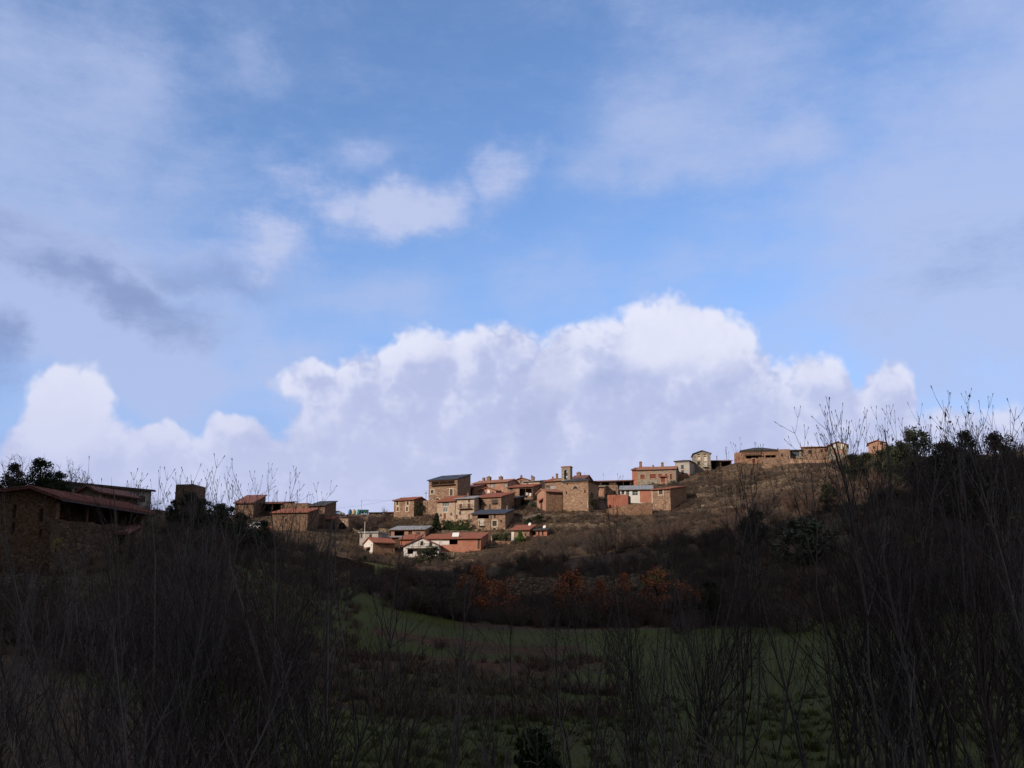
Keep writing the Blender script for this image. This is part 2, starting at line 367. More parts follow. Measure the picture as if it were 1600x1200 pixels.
for d, z in ((1, -1.7), (3, -2.1), (8, -3.2), (16, -4.3), (26, -5.0)):
    for s_ in (-.7, -.4, -.2, 0, .2, .4, .7): CP.append((s_, math.log(d), z / d))
# ------------------------------------------------------------------ village data: every house stands at its own distance
# (name, label, cat, u0, u1, eave v, base v, distance, yaw, depth, roof, wall material, roof material, openings, extras)
HOUSES = []
def H(*a, **k): HOUSES.append((a, k))
H('stone_house', 'lone square two-storey stone house with four small windows, left of the tall house', 'house',
  615, 647, 782.5, 810, 290, 27, 7.5, 'gable', 14, 'stone', 'tile',
  [('ws', 621, 786.3, 3, 4), ('ws', 637, 786, 3.2, 4.2), ('wr', 621.5, 795.2, 3.2, 4.4), ('wr', 636, 795, 3, 5)])
H('tall_house', 'tallest stone house with blue slate roof, top-floor gallery and arched doorway', 'house',
  669, 715, 751, 806, 286, 25, 8, 'shed', 15, 'stone', 'slate_b',
  [('o', 692, 754.8, 40, 6.2), ('ws', 675.3, 768, 4, 4.5), ('ws', 705.2, 769, 4, 8.5), ('a', 683.5, 781.5, 7.5, 6)],
  chim=[(720, 746, 1.2, 1.0)], gallery=(672, 713.5, 758.4), inner=2.2)
H('stone_annex', 'plain rubble stone annex wall block below the tall slate-roofed house', 'outbuilding',
  660.5, 686, 783, 806, 284, 25, 3.2, 'flat', 0, 'stone', 'stone', [])
H('gallery_house', 'small pale house with glazed upper bay, red door and red tiled roof', 'house',
  683, 711, 784, 811.5, 272, 22, 7, 'shed', 16, 'stone_p', 'tile',
  [('gl', 696.5, 788, 11.5, 7), ('gl', 696, 796.8, 7, 6.5), ('dr', 695, 806.4, 4, 8), ('w', 689, 804.5, 2.2, 3), ('w', 705, 803, 2.4, 3)])
H('pale_house', 'pale plastered house with long grey roof and iron balcony across its first floor', 'house',
  711.5, 741, 780, 815.5, 270, 22, 9, 'shed', 10, 'stone_p', 'metal',
  [('wr', 720, 790.3, 4, 5), ('wr', 733, 790, 4, 6), ('w', 733, 782.8, 2.6, 3), ('w', 719, 801.3, 3, 4.5), ('dr', 713.6, 807.5, 3.5, 6.5), ('d', 733, 807.5, 2.4, 9)],
  balc=[(717, 738, 795.2, .9)], chim=[(721.5, 775.5, .6, 1.4)])
H('red_roof_house', 'honey stone house with red tiled roof joined to the pale balconied house', 'house',
  741.5, 783, 778, 800, 271.5, 22, 10, 'shed', 12, 'stone', 'tile',
  [('d', 750.3, 791, 3.6, 8.5), ('w', 765.4, 791.5, 3.2, 6), ('w', 750, 782.6, 6, 4), ('w', 773, 784, 7, 3)],
  balc=[(769, 777, 786.3, .7), (746, 754.5, 787, .5)])
H('slate_roof_house', 'brown stone house with long low dark slate roof, open loft and white shuttered window', 'house',
  737.5, 789.5, 803.5, 829.5, 261, 16, 8, 'shed', 12, 'stone', 'slate_b',
  [('o', 755, 807.4, 18.5, 6), ('w', 773, 805.5, 2.6, 5), ('bw', 752, 816.8, 5.4, 8), ('ws', 772.8, 817.5, 5.8, 6.6), ('a', 772.5, 827, 5.5, 4), ('w', 783.3, 814, 2.2, 3), ('w', 750.3, 828, 2.2, 2)],
  balc=[(747.5, 756.5, 821.6, .6)], chim=[(792.5, 794.5, .5, 1.0)], pipe=[(767, 804.5, 828)])
H('long_house', 'long upper house with pale red roof, three chimneys and tall pink-brown facade', 'house',
  739, 793, 756, 782, 302, 25, 9, 'gable', 14, 'pink', 'tile_p',
  [('w', 745.3, 761, 2.4, 5.5), ('gs', 757.5, 759, 5, 2.5), ('gs', 768, 758.6, 5.6, 5), ('gs', 773.3, 758.4, 2.4, 5), ('gs', 790, 758.5, 5, 6), ('w', 743.4, 770, 2.4, 4), ('w', 782, 769, 2.6, 6)],
  chim=[(756, 750, 1.0, 1.0), (764, 749.5, 1.6, 1.7), (782.6, 749, 1.4, 1.6)])
H('timber_gable_house', 'small low timber gable with white panels in front of the long upper house', 'house',
  748, 775, 767.5, 776, 290, 20, 5, 'gablef', 20, 'pink', 'tile_b', [('wp', 755, 769.5, 4, 3.6), ('wp', 763.5, 768, 4, 5), ('w', 770, 769.8, 3, 2.6)])
H('dark_arcade_house', 'low shaded red-roofed house wedged between the tall house and the long upper house', 'house',
  714, 741, 763, 780, 296, 25, 8, 'shed', 12, 'stone_r', 'tile_d', [('o', 728, 770, 22, 9), ])
H('ridge_house', 'stone gabled house on the skyline at the right end of the long pale red roof', 'house',
  804.5, 826, 751, 770, 312, 22, 9, 'gablef', 18, 'stone', 'tile', [('w', 814, 752, 2.6, 3.5)], chim=[(811, 745, .7, .5)])
H('cement_roof_house', 'low stone house with pale cement roof edge behind the open loggia house', 'house',
  818, 843, 753, 775, 304, 24, 7, 'shed', 8, 'stone_p', 'metal', [('w', 824, 757, 3, 3)], chim=[(828, 747.5, .5, 1.6), (833, 748.5, 1.1, 1.2)])
H('loggia_house', 'stone house with wide open upper loggia where washing hangs, red roof', 'house',
  793, 832, 762, 784.5, 287, 20, 8.5, 'shed', 11, 'stone', 'tile',
  [('o', 821, 770.5, 20, 14.5), ('w', 799, 763.8, 4, 3.4), ('wp', 799.5, 772, 2.6, 2.6)], pipe=[(831, 763, 784)], inner=2.5)
H('shadow_barn', 'dark plank-walled barn tucked under the loggia house', 'barn',
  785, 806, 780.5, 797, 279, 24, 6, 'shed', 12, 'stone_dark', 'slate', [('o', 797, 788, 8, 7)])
H('pink_gable_shed', 'small tower-like shed with pink left gable and brown stone flank beside the church', 'outbuilding',
  853.5, 879, 768, 797.5, 271, -22, 6.2, 'gable', 15, 'stone_r', 'tile_p', [], leftmat='pink', sidewin=True)
H('church', 'stone village church with blank sunlit end wall, lunette window and bell gable', 'church',
  880, 919, 753.5, 798.5, 272, 22, 9.5, 'hip', 20, 'stone_b', 'slate',
  [('a', 899, 762, 7, 4.6), ('o', 885, 770, 2, 4.2), ('o', 914, 768.2, 2, 4.5), ('o', 886.3, 756.3, 1.8, 2.4)], bell=True, pipe=[(918.3, 783, 793.5)])
H('red_eave_house', 'house with red eave and grey balcony screen just left of the church bell gable', 'house',
  851.5, 880, 752.5, 770, 290, 20, 8, 'shed', 12, 'stone', 'tile', [('gs', 863.5, 761, 9.5, 5.5), ('w', 855.5, 759.5, 5, 2)], chim=[(860.7, 748, .5, .9), (870.2, 745.5, .8, 1.9)])
H('church_nave_annex', 'low sunlit buttress annex joined to the left of the church', 'outbuilding',
  868.5, 880.5, 751.5, 797, 276, 22, 5, 'shed', 14, 'stone_b', 'stone_b', [])
H('chimney_house', 'maroon-roofed house with square chimney rising directly behind the church', 'house',
  891, 912, 750, 772, 298, 22, 10, 'gable', 18, 'stone', 'tile_d', [], chim=[(904.5, 742.5, 1.6, 1.6)])
H('long_barn', 'very long open-fronted barn under one straight dark red roof right of the church', 'barn',
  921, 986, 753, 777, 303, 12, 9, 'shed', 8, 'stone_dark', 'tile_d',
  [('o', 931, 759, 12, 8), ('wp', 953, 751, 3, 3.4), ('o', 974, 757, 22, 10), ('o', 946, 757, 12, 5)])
H('barn_store', 'low square stone store built against the front of the long open barn', 'outbuilding',
  946, 965.5, 758.8, 776, 294, 10, 5, 'flat', 0, 'stone', 'stone', [('w', 960.5, 769, 3.2, 4)])
H('pink_store', 'pinkish rubble outhouse beside the church right flank', 'outbuilding',
  928, 944, 761, 775, 291, 14, 4, 'shed', 10, 'pink', 'stone_g', [('o', 934, 764, 5, 5)])
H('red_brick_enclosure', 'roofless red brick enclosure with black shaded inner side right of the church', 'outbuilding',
  949.5, 981, 773.5, 797, 273, 14, 6, 'open', 0, 'redwall', 'redwall', [], rightmat='wood_and_shade')  # right wall coloured near black to stand for its shade
H('garage', 'pale grey metal garage doors beside the red brick enclosure', 'garage',
  936, 948.5, 783.5, 795.5, 275, 10, 3, 'flat', 0, 'stone_g', 'stone_g', [('gs', 942.3, 789.8, 11, 9)])
H('stone_stub', 'low rough stone outbuilding stub at the right foot of the church', 'outbuilding',
  921, 933, 781, 794.5, 273, 14, 3, 'flat', 0, 'stone_d', 'stone_d', [])
H('skyline_shed', 'low dark shed on the skyline between the wheeled bins and the lone square house', 'shed',
  576, 594, 801.5, 807, 300, 4, 4, 'shed', 6, 'stone_dark', 'slate', [('o', 585, 804.5, 10, 3)])
H('red_skyline_shed', 'low dark red shed touching the left side of the lone square house', 'shed',
  600, 614, 801, 808, 297, 4, 4, 'shed', 6, 'redwall', 'tile_d', [('o', 607, 804.8, 6, 4)])
H('glazed_house', 'low white-framed glazed house under a blue-grey metal roof with an orange wall', 'house',
  969.5, 1019, 765.5, 785.5, 281, 8, 9, 'shed', 13, 'white', 'metal',
  [('gl', 973.5, 769.5, 5, 7), ('gl', 981, 769.5, 5.5, 8), ('gl', 992.5, 769.5, 9, 9.5)], patch=[(999.5, 1018.5, 766, 785, 'orange')])
H('corner_house', 'rough stone house with one grey framed window and long dark red shaded flank', 'house',
  1020, 1047, 765.5, 798, 274, 30, 13, 'shed', 9, 'stone', 'tile_b', [('ws', 1032.4, 768, 5.2, 7)], rightmat='stone_r')
H('manor_house', 'wide grey stone house with pink-framed windows and long red roof high on the slope', 'house',
  997, 1056, 734.5, 758, 320, 14, 9, 'gable', 15, 'stone_g', 'tile_p',
  [('wo', 1004, 744.6, 5.6, 5), ('wo', 1020, 743.6, 8, 5), ('wo', 1031.5, 742.4, 4, 3), ('wo', 1041, 742, 2.6, 3), ('wo', 1048.5, 744.5, 3, 7), ('pk', 1015, 737, 7, 3.4), ('pk', 1046, 734.5, 9, 3.4)],
  chim=[(1035, 726.5, 1.1, 1.4), (1020.5, 729.5, .7, .8)])
H('pink_end_house', 'narrow orange-pink end house with chimneyed roof lantern left of the wide grey stone house', 'house',
  988, 998.5, 734.5, 758, 321, 16, 8, 'shed', 12, 'orange', 'tile_d', [], chim=[(1008, 725, 1.1, 1.4)], lantern=(1001.5, 1017, 729))
H('porch_store', 'little pink store with red lean-to roof in front of the wide grey stone house', 'outbuilding',
  1031, 1042, 745, 754.5, 308, 12, 3, 'shed', 10, 'pink', 'tile_b', [('dr', 1036, 749.8, 6, 7)])
H('white_grey_house', 'square whitewashed house with dark hipped roof and one column of windows', 'house',
  1055.5, 1077, 721.5, 747, 326, 24, 7, 'hip', 13, 'grey', 'slate', [('w', 1066.3, 729.3, 3.6, 5.2), ('w', 1066.6, 738, 3.6, 6)], base='orange')
H('narrow_house', 'tall narrow grey stone house with gable top and cream shutters', 'house',
  1085, 1110, 709, 740, 331, 6, 8, 'gablef', 19, 'stone_g', 'slate',
  [('w', 1091.7, 711.2, 3, 3), ('w', 1101, 711.2, 3, 3), ('bw', 1091.8, 715.2, 3.2, 4.4), ('bw', 1101.8, 716.3, 4, 7), ('w', 1091.8, 723.6, 3.4, 4.4), ('bw', 1101.8, 725.8, 4, 6.8)],
  balc=[(1098, 1107, 730, .8)])
H('open_shed', 'low red-roofed shed with black open front right of the tall narrow house', 'shed',
  1110.5, 1143, 720.3, 736, 334, 4, 6, 'shed', 8, 'stone_dark', 'tile', [('o', 1117, 727.5, 10, 12), ('o', 1134, 725, 14, 7)], chim=[(1120, 715, .3, 1.0)])
H('pink_block', 'tiny roofless pink cube on the skyline left of the timber gallery farmhouse', 'outbuilding',
  1149, 1158.5, 707.5, 721, 324, 8, 4, 'flat', 0, 'pink', 'pink', [])
H('gallery_farmhouse', 'brown farmhouse with dark roof and red timber galleries high on the skyline', 'farmhouse',
  1159, 1216, 705, 723.5, 322, 8, 9, 'hip', 19, 'stone_r', 'slate', [('o', 1175, 714, 18, 5), ('o', 1204, 713, 16, 4), ('wo', 1178, 719.8, 4, 5), ('w', 1197, 720, 3, 5)],
  balc=[(1163, 1190, 712, 1.0)])
H('flat_stone_house', 'blocky flat-topped stone house right of the timber gallery farmhouse', 'house',
  1217.5, 1234, 702.5, 719, 318, 8, 7, 'flat', 0, 'stone', 'stone', [('w', 1222, 711, 2.5, 4)])
H('glazed_barn', 'low barn with dark blue-grey doors and pale centre post', 'barn',
  1234.5, 1258, 703.8, 716, 320, 6, 6, 'shed', 6, 'stone_g', 'slate', [('gd', 1242, 709, 14, 9), ('gd', 1255, 709, 5, 9)])
H('terrace_house', 'low brown stone terrace house with stepped roof behind the tall sapling twigs', 'house',
  1258.5, 1296, 699, 718, 315, 8, 8, 'shed', 9, 'stone', 'tile_p', [('w', 1266, 706, 5, 5), ('w', 1284, 704, 3, 4), ('wo', 1291, 703.5, 3, 4)])
H('white_window_house', 'gabled stone house with two white windows above a red brick panel', 'house',
  1296, 1324, 696.5, 724, 303, 16, 9, 'gablef', 21, 'stone_g', 'tile', [('bw', 1304, 697.5, 4, 7), ('bw', 1316, 697.5, 4, 7), ('pk', 1310, 706, 18, 5)])
H('pink_skyline_house', 'salmon pink gabled house alone among trees at the right end of the skyline', 'house',
  1357, 1384, 693.5, 706, 292, 24, 9, 'gablef', 17, 'pink', 'tile_b', [('ws', 1377, 692.8, 4, 3.5), ('w', 1366, 699, 3, 3)])
# lower cluster
H('cement_house', 'white and grey cement box house with thin flat roof, leftmost of the lower cluster', 'house',
  561.5, 591, 833, 852, 248, 14, 6, 'flat', 0, 'grey', 'metal', [('w', 565, 837.2, 2.2, 4.4), ('w', 579, 837.2, 3.6, 4)])
H('red_gable_house', 'small red-roofed house whose pale gable faces left, below the cement box house', 'house',
  583, 617, 847.5, 868, 238, -30, 6, 'gable', 20, 'stone_r', 'tile_b', [], leftmat='white', sidewin=True)
H('metal_roof_barn', 'low pink barn with wide flat grey metal roof', 'barn',
  611, 664.5, 828, 840, 258, 8, 7, 'shed', 11, 'pink', 'metal', [('o', 624, 833.5, 16, 7), ('w', 641, 832, 5, 4), ('gd', 654, 834, 6, 5)])
H('sunk_shed', 'low grey sheet-roofed shed between the cement box house and the pink barn', 'shed',
  592, 626, 840, 852, 250, 8, 6, 'shed', 6, 'stone_dark', 'metal', [('o', 606, 845, 16, 5)])
H('red_lean_to', 'red-walled lean-to squeezed behind the white gabled house', 'shed',
  625, 650, 842.5, 858, 246, 12, 5, 'shed', 14, 'redwall', 'tile_b', [])
H('white_gable_house', 'white gabled house facing the valley with brown roof edges and pale terrace below', 'house',
  630, 686, 853.5, 874, 238, 8, 8, 'gablef', 24, 'white', 'tile_d', [('wl', 659, 849, 4.4, 6.4), ('wl', 673, 850, 4, 6), ('o', 641, 862, 9, 7), ('w', 655, 863, 6, 5), ('o', 671, 864, 12, 7)], balc=[(636, 684, 857, 1.2)])
H('orange_house', 'long orange-walled house with wide red roof carrying a white solar panel', 'house',
  690, 751, 842, 860, 239, 10, 9, 'shed', 12, 'orange', 'tile_b', [('o', 708.5, 846.5, 13, 8), ('pkb', 736.5, 842.8, 15, 6.4), ('d', 748, 850, 3.5, 15), ('o', 720, 841.6, 9, 3.4)], solar=(712, 832.5), patch=[(690, 702, 845, 851, 'white')])
H('red_roof_wing', 'left wing of red roof running down from the solar panel house behind the white gable', 'outbuilding',
  664, 690, 842, 852, 242, 10, 7, 'shed', 12, 'white', 'tile_b', [])
H('little_red_roof_house', 'little stone house with bright red roof and narrow white end wall below the round hedge', 'house',
  799, 827, 828.3, 848, 246, 14, 7, 'shed', 13, 'stone', 'tile_b', [('w', 821, 835, 2, 3)], patch=[(799, 803.2, 831, 846, 'white')])
H('brick_shed', 'orange brick shed with dark lean-to roof right of the little red-roofed house', 'shed',
  827.5, 854.5, 828.5, 839.5, 246, 10, 4, 'shed', 8, 'orange', 'slate', [('o', 834, 833.5, 5, 6), ('w', 842, 833, 2, 5), ('w', 848, 833, 2, 5)])
# left part of the village
H('red_parapet_house', 'stone house with tall maroon roof side at the left end of the village', 'house',
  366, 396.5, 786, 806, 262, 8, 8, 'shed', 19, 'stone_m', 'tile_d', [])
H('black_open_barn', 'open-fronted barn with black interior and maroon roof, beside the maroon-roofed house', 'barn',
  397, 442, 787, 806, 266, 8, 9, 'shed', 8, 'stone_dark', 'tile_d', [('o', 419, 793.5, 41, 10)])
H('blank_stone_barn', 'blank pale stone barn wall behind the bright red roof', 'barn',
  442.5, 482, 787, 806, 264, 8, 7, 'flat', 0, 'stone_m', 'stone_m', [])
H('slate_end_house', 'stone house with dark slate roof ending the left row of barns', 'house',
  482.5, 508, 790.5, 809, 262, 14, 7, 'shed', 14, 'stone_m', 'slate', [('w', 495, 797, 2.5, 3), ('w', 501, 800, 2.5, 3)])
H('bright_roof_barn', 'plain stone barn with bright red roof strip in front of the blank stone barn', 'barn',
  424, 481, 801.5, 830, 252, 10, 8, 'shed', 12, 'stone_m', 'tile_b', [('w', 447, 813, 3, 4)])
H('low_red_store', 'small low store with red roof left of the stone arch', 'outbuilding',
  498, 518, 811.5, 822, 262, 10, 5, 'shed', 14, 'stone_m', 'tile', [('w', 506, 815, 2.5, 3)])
H('arched_ruin', 'roofless stone ruin with one wide dark archway', 'ruin',
  524, 544.5, 811, 829, 262, 14, 5, 'flat', 0, 'stone', 'stone', [('a', 534.5, 821.5, 12.5, 10.5)])
H('white_roof_hut', 'low hut with white roof glimpsed through the left saplings', 'hut',
  387, 402, 826, 832, 240, 6, 4, 'shed', 22, 'stone_r', 'whitep', [])
H('orange_roof_hut', 'low hut with orange tiled roof beside the white-roofed hut', 'hut',
  402.5, 416, 829, 837, 238, 6, 4, 'shed', 14, 'stone', 'tile_b', [])

# left foreground side
H('long_hall', 'long grey-banded shed with dark roof receding on the left skyline above the farmhouse', 'shed',
  91, 238, 754, 790, 128, -48, 7, 'shed', 4, 'grey', 'slate', [('o', 104, 766, 17, 9), ('o', 124, 768, 17, 9), ('o', 150, 770, 18, 9), ('o', 178, 772, 16, 9), ('w', 205, 777, 9, 7), ('w', 222, 779, 9, 7)])
H('small_gable_barn', 'small barn with pale grey gable and maroon roof slope between farmhouse and long shed', 'barn',
  119, 155, 771, 800, 108, 20, 6, 'gablef', 24, 'stone_g', 'tile_d', [], rightmat='stone_dark')
H('ivy_tower_ruin', 'square brown stone ruin top sticking out above dark ivy on the left skyline', 'ruin',
  272, 302, 758, 795, 148, 10, 4, 'flat', 0, 'stone_m', 'stone_m', [('w', 286, 765, 2, 3)])
H('lean_to_shelter', 'small open lean-to on stone pillars below the farmhouse retaining wall', 'shelter',
  151, 196, 833, 850, 90, -8, 4, 'shed', 12, 'stone_dark', 'tile_d', [('o', 171, 844, 12, 20), ('o', 186, 844, 9, 20)])
def wall_frame(a):
    (name, label, cat, u0, u1, ve, vb, d, psi, D) = a[:10]
    A = P(u0, vb, d); h = P(u0, ve, d).z - A.z; ps = R(psi)
    r = ray(u1, ve); s1 = r.x / r.y
    W = (s1 * A.y - A.x) / (math.cos(ps) + s1 * math.sin(ps))
    return A, h, W, ps
for a, k in HOUSES:
    A, h, W, ps = wall_frame(a)
    B = A + Vector((math.cos(ps), -math.sin(ps), 0)) * W
    for Q in ((A, B) if W > 6 else (A,)): CP.append((Q.x / Q.y, math.log(Q.y), A.z / Q.y))

cp = np.array(CP)
keep = []
hs = len(TAB) * len(US)
hp = cp[hs + 35:]
for i, c in enumerate(cp):            # drop coarse table points that crowd a house, and near-duplicates
    if i < hs:
        if 230 < math.exp(c[1]) < 345 and np.min(np.hypot(hp[:, 0] - c[0], hp[:, 1] - c[1])) < .035: continue
    elif i >= hs + 35 and keep:
        kk = cp[keep]
        if np.min(np.hypot(kk[:, 0] - c[0], kk[:, 1] - c[1])) < .008: continue
    keep.append(i)
cp = cp[keep]
def kern(r): return r
KD = np.hypot(cp[:, None, 0] - cp[None, :, 0], cp[:, None, 1] - cp[None, :, 1])
A_ = kern(KD) + np.eye(len(cp)) * -.004
nC = len(cp); Q_ = np.c_[np.ones(nC), cp[:, 0], cp[:, 1]]
big = np.block([[A_, Q_], [Q_.T, np.zeros((3, 3))]])
sol = np.linalg.solve(big, np.r_[cp[:, 2], 0, 0, 0]); WT = sol[:nC]; PT = sol[nC:]
def elev(s, l):
    r = np.hypot(cp[:, None, 0] - s[None], cp[:, None, 1] - l[None])
    return WT @ kern(r) + PT[0] + PT[1] * s + PT[2] * l
def tz(x, y):
    x = np.atleast_1d(np.asarray(x, float)); y = np.atleast_1d(np.asarray(y, float))
    yy = np.maximum(y, 1.0); s = np.clip(x / yy, -.75, .75)
    z = np.concatenate([elev(a, b) for a, b in zip(np.array_split(s, max(1, len(s) // 4000)), np.array_split(np.log(yy), max(1, len(s) // 4000)))]) * yy
    amp = np.clip(.02 + .006 * yy, 0, .9) * np.where((yy > 235) & (yy < 345), .35, 1)
    z = z + amp * fbm(x / 14 + 31, y / 14 + 7, 5) + .10 * np.clip(yy / 20, 0, 1) * fbm(x / 1.7, y / 1.7, 3, 5)
    return z
def gz(x, y): return float(tz(x, y)[0])
def G(u, d, dz=0.):                   # point on the ground seen in column u at distance d
    r = ray(u, 900); x = r.x / r.y * d; return Vector((x, d, gz(x, d) + dz))

# ground sheet
ss = np.linspace(-1.15, 1.15, 500); ld = np.r_[np.linspace(math.log(.6), math.log(150), 190)[:-1], np.linspace(math.log(150), math.log(360), 190)[:-1], np.linspace(math.log(360), math.log(3200), 60)]
SS, LD = np.meshgrid(ss, ld); Y = np.exp(LD); X = SS * (Y + 3.)
Z = tz(X.ravel(), Y.ravel()).reshape(X.shape)
verts = np.c_[X.ravel(), Y.ravel(), Z.ravel()]
ny, nx = X.shape; idx = np.arange(ny * nx).reshape(ny, nx)
faces = np.stack([idx[:-1, :-1], idx[:-1, 1:], idx[1:, 1:], idx[1:, :-1]], -1).reshape(-1, 4)
me = bpy.data.meshes.new('ground')
me.vertices.add(len(verts)); me.vertices.foreach_set('co', verts.ravel())
me.loops.add(faces.size); me.loops.foreach_set('vertex_index', faces.ravel())
me.polygons.add(len(faces)); me.polygons.foreach_set('loop_start', np.arange(0, faces.size, 4)); me.polygons.foreach_set('loop_total', np.full(len(faces), 4))
me.polygons.foreach_set('use_smooth', np.ones(len(faces), bool)); me.update(); me.validate()
# what grows where: R grass, G bare red soil, B stony
SX = X / Y; U = 800 + F * SX / math.cos(PITCH) * 1.0
def band(x, a, b, w): return np.clip((x - a) / w, 0, 1) * np.clip((b - x) / w, 0, 1)
wob = fbm(X / 16, Y / 9, 5, 3)
Yw = Y + wob * 9; Uw = U + fbm(X / 12 + 9, Y / 12, 4, 8) * 160
grass = band(Yw, 12, 134, 6) * band(Uw, 330, 2400, 60)
grass = np.maximum(grass, band(Yw, 34, 70, 8) * band(Uw, 100, 500, 80) * .7)
grass = np.maximum(grass, band(Yw, 130, 152, 5) * band(Uw, 430, 740, 50))
grass = np.maximum(grass, band(Yw, 176, 192, 3) * band(Uw, 800, 1200, 30) * .9)
grass = np.maximum(grass, band(Yw, 168, 192, 5) * band(Uw, 1330, 1800, 50) * .8)
grass = np.maximum(grass, band(Yw, 190, 215, 4) * band(Uw, 480, 640, 30) * .7)
soil = np.maximum(band(Yw, 72, 94, 8) * band(Uw, 340, 1000, 120) * .95, band(Yw, 48, 64, 7) * band(Uw, 400, 900, 120) * .75)
soil = np.maximum(soil, band(Yw, 98, 106, 3) * band(Uw, 600, 860, 40) * .8)
soil = np.maximum(soil, band(Yw, 84, 94, 4) * band(Uw, 1050, 1800, 50) * .5 * band(Yw, 84, 89, 3))
stony = np.maximum(band(Yw, 72, 79, 2) * band(Uw, 440, 760, 40), band(Yw, 240, 345, 8) * .6)
ca = me.color_attributes.new('cover', 'FLOAT_COLOR', 'POINT')
ca.data.foreach_set('color', np.c_[grass.ravel(), soil.ravel(), stony.ravel(), np.ones(grass.size)].ravel())
m, t, b = material('ground_cover', .97, .08)
at = gnode(t, 'ShaderNodeVertexColor', layer_name='cover'); sp = t.nodes.new('ShaderNodeSeparateColor'); t.links.new(at.outputs[0], sp.inputs[0])
v = coords(t, True)
n1 = gnoise(t, .09, 8, v); n2 = gnoise(t, .9, 8, v, .7); n3 = gnoise(t, 3.5, 6, v, .7)
scrub = gmix(t, gramp(t, n1, .35, .65), (.085, .058, .040), (.125, .084, .056))
scrub = gmix(t, gramp(t, n2, .42, .66), scrub, (.055, .042, .032)); scrub = gmix(t, gramp(t, n3, .58, .72, 0, .6), scrub, (.19, .14, .095))
scrub = gmix(t, gramp(t, gnoise(t, .3, 6, v), .52, .68, 0, .6), scrub, (.055, .056, .028))
gr = gmix(t, gramp(t, n1, .35, .65), (.060, .072, .016), (.084, .098, .026)); gr = gmix(t, gramp(t, n2, .45, .75, 0, .75), gr, (.070, .062, .026)); gr = gmix(t, gramp(t, n3, .55, .8, 0, .5), gr, (.034, .042, .010)); gr = gmix(t, gramp(t, gnoise(t, .22, 8, coords(t, True, (.5, 1.6, 1)), .7), .48, .66, 0, .75), gr, (.085, .072, .034))
so = gmix(t, gramp(t, n2, .35, .65), (.090, .040, .022), (.125, .066, .038)); so = gmix(t, gramp(t, n3, .56, .72, 0, .7), so, (.16, .11, .07)); so = gmix(t, gramp(t, gnoise(t, .5, 6, v), .45, .6, 0, .8), so, (.05, .048, .022))
vo = gnode(t, 'ShaderNodeTexVoronoi'); vo.inputs['Scale'].default_value = 1.6; t.links.new(v, vo.inputs['Vector']); vs2 = t.nodes.new('ShaderNodeSeparateColor'); t.links.new(vo.outputs['Color'], vs2.inputs[0])
def thr(ch, off=0.):
    mm = t.nodes.new('ShaderNodeMath'); mm.operation = 'ADD'; t.links.new(ch, mm.inputs[0]); m2 = t.nodes.new('ShaderNodeMath'); m2.operation = 'MULTIPLY_ADD'; t.links.new(n2, m2.inputs[0]); m2.inputs[1].default_value = 1.3; m2.inputs[2].default_value = -.65 + off
    t.links.new(m2.outputs[0], mm.inputs[1]); return gramp(t, mm.outputs[0], .35, .65)
c = gmix(t, thr(sp.outputs[0]), scrub, gr); c = gmix(t, thr(sp.outputs[1]), c, so)
sm = t.nodes.new('ShaderNodeMath'); sm.operation = 'MULTIPLY'; t.links.new(thr(sp.outputs[2]), sm.inputs[0]); t.links.new(gramp(t, vs2.outputs[0], .72, .8), sm.inputs[1])
sm2 = t.nodes.new('ShaderNodeMath'); sm2.operation = 'MULTIPLY'; t.links.new(sm.outputs[0], sm2.inputs[0]); sm2.inputs[1].default_value = .45
c = gmix(t, sm2.outputs[0], c, (.26, .20, .15))
t.links.new(c, b.inputs['Base Color']); bump(t, b, n3, .7, .25)
me.materials.append(m); ground = bpy.data.objects.new('ground', me); COL.objects.link(ground); tag(ground, kind='structure')
M['ground'] = m

# unseen ridge added behind the viewer, shaped to keep the valley floor in shade
el_t = math.tan(R(SUN_EL)); LX, LY = math.sin(R(SUN_AZ)), math.cos(R(SUN_AZ))   # horizontal direction to the sun
tx, ty = -LY, LX                                                                 # across it, growing to the right
mb = MB(); RD = 250.
def ridge_h(tt):      # crest height fitted to the wanted shade edge; higher on the right
    h = np.interp(tt, [-400, -230, -172, -150, -112, -84, -60, 60, 300], [105, 108, 112, 132, 168, 206, 218, 222, 215])
    return 40.4 + float(h) + 3 * math.sin(tt / 11) + 1.5 * math.sin(tt / 4.3)
nt_, nr_ = 140, 30
for j in range(nr_ + 1):
    rr = 8 + (430 - 8) * j / nr_
    for i in range(nt_ + 1):
        tt = -520 + 1000 * i / nt_
        f = min(1, max(0, (rr - 8) / (RD - 8))); f = f * f * (3 - 2 * f)
        if rr > RD: f = 1 - .4 * (rr - RD) / (430 - RD)
        mb.v.append((LX * rr + tx * tt, LY * rr + ty * tt, -6 + f * (ridge_h(tt) + 6)))
for j in range(nr_):
    for i in range(nt_):
        a = j * (nt_ + 1) + i; mb.f.append((a, a + 1, a + nt_ + 2, a + nt_ + 1))
mb.f = [f for f in mb.f if all(mb.v[i][1] < -1.5 or mb.v[i][0] < -1.2 * (mb.v[i][1] + 8) for i in f)]
hill = mb.build('shade_hill_behind', M['ground'], smooth=True); tag(hill, kind='structure')
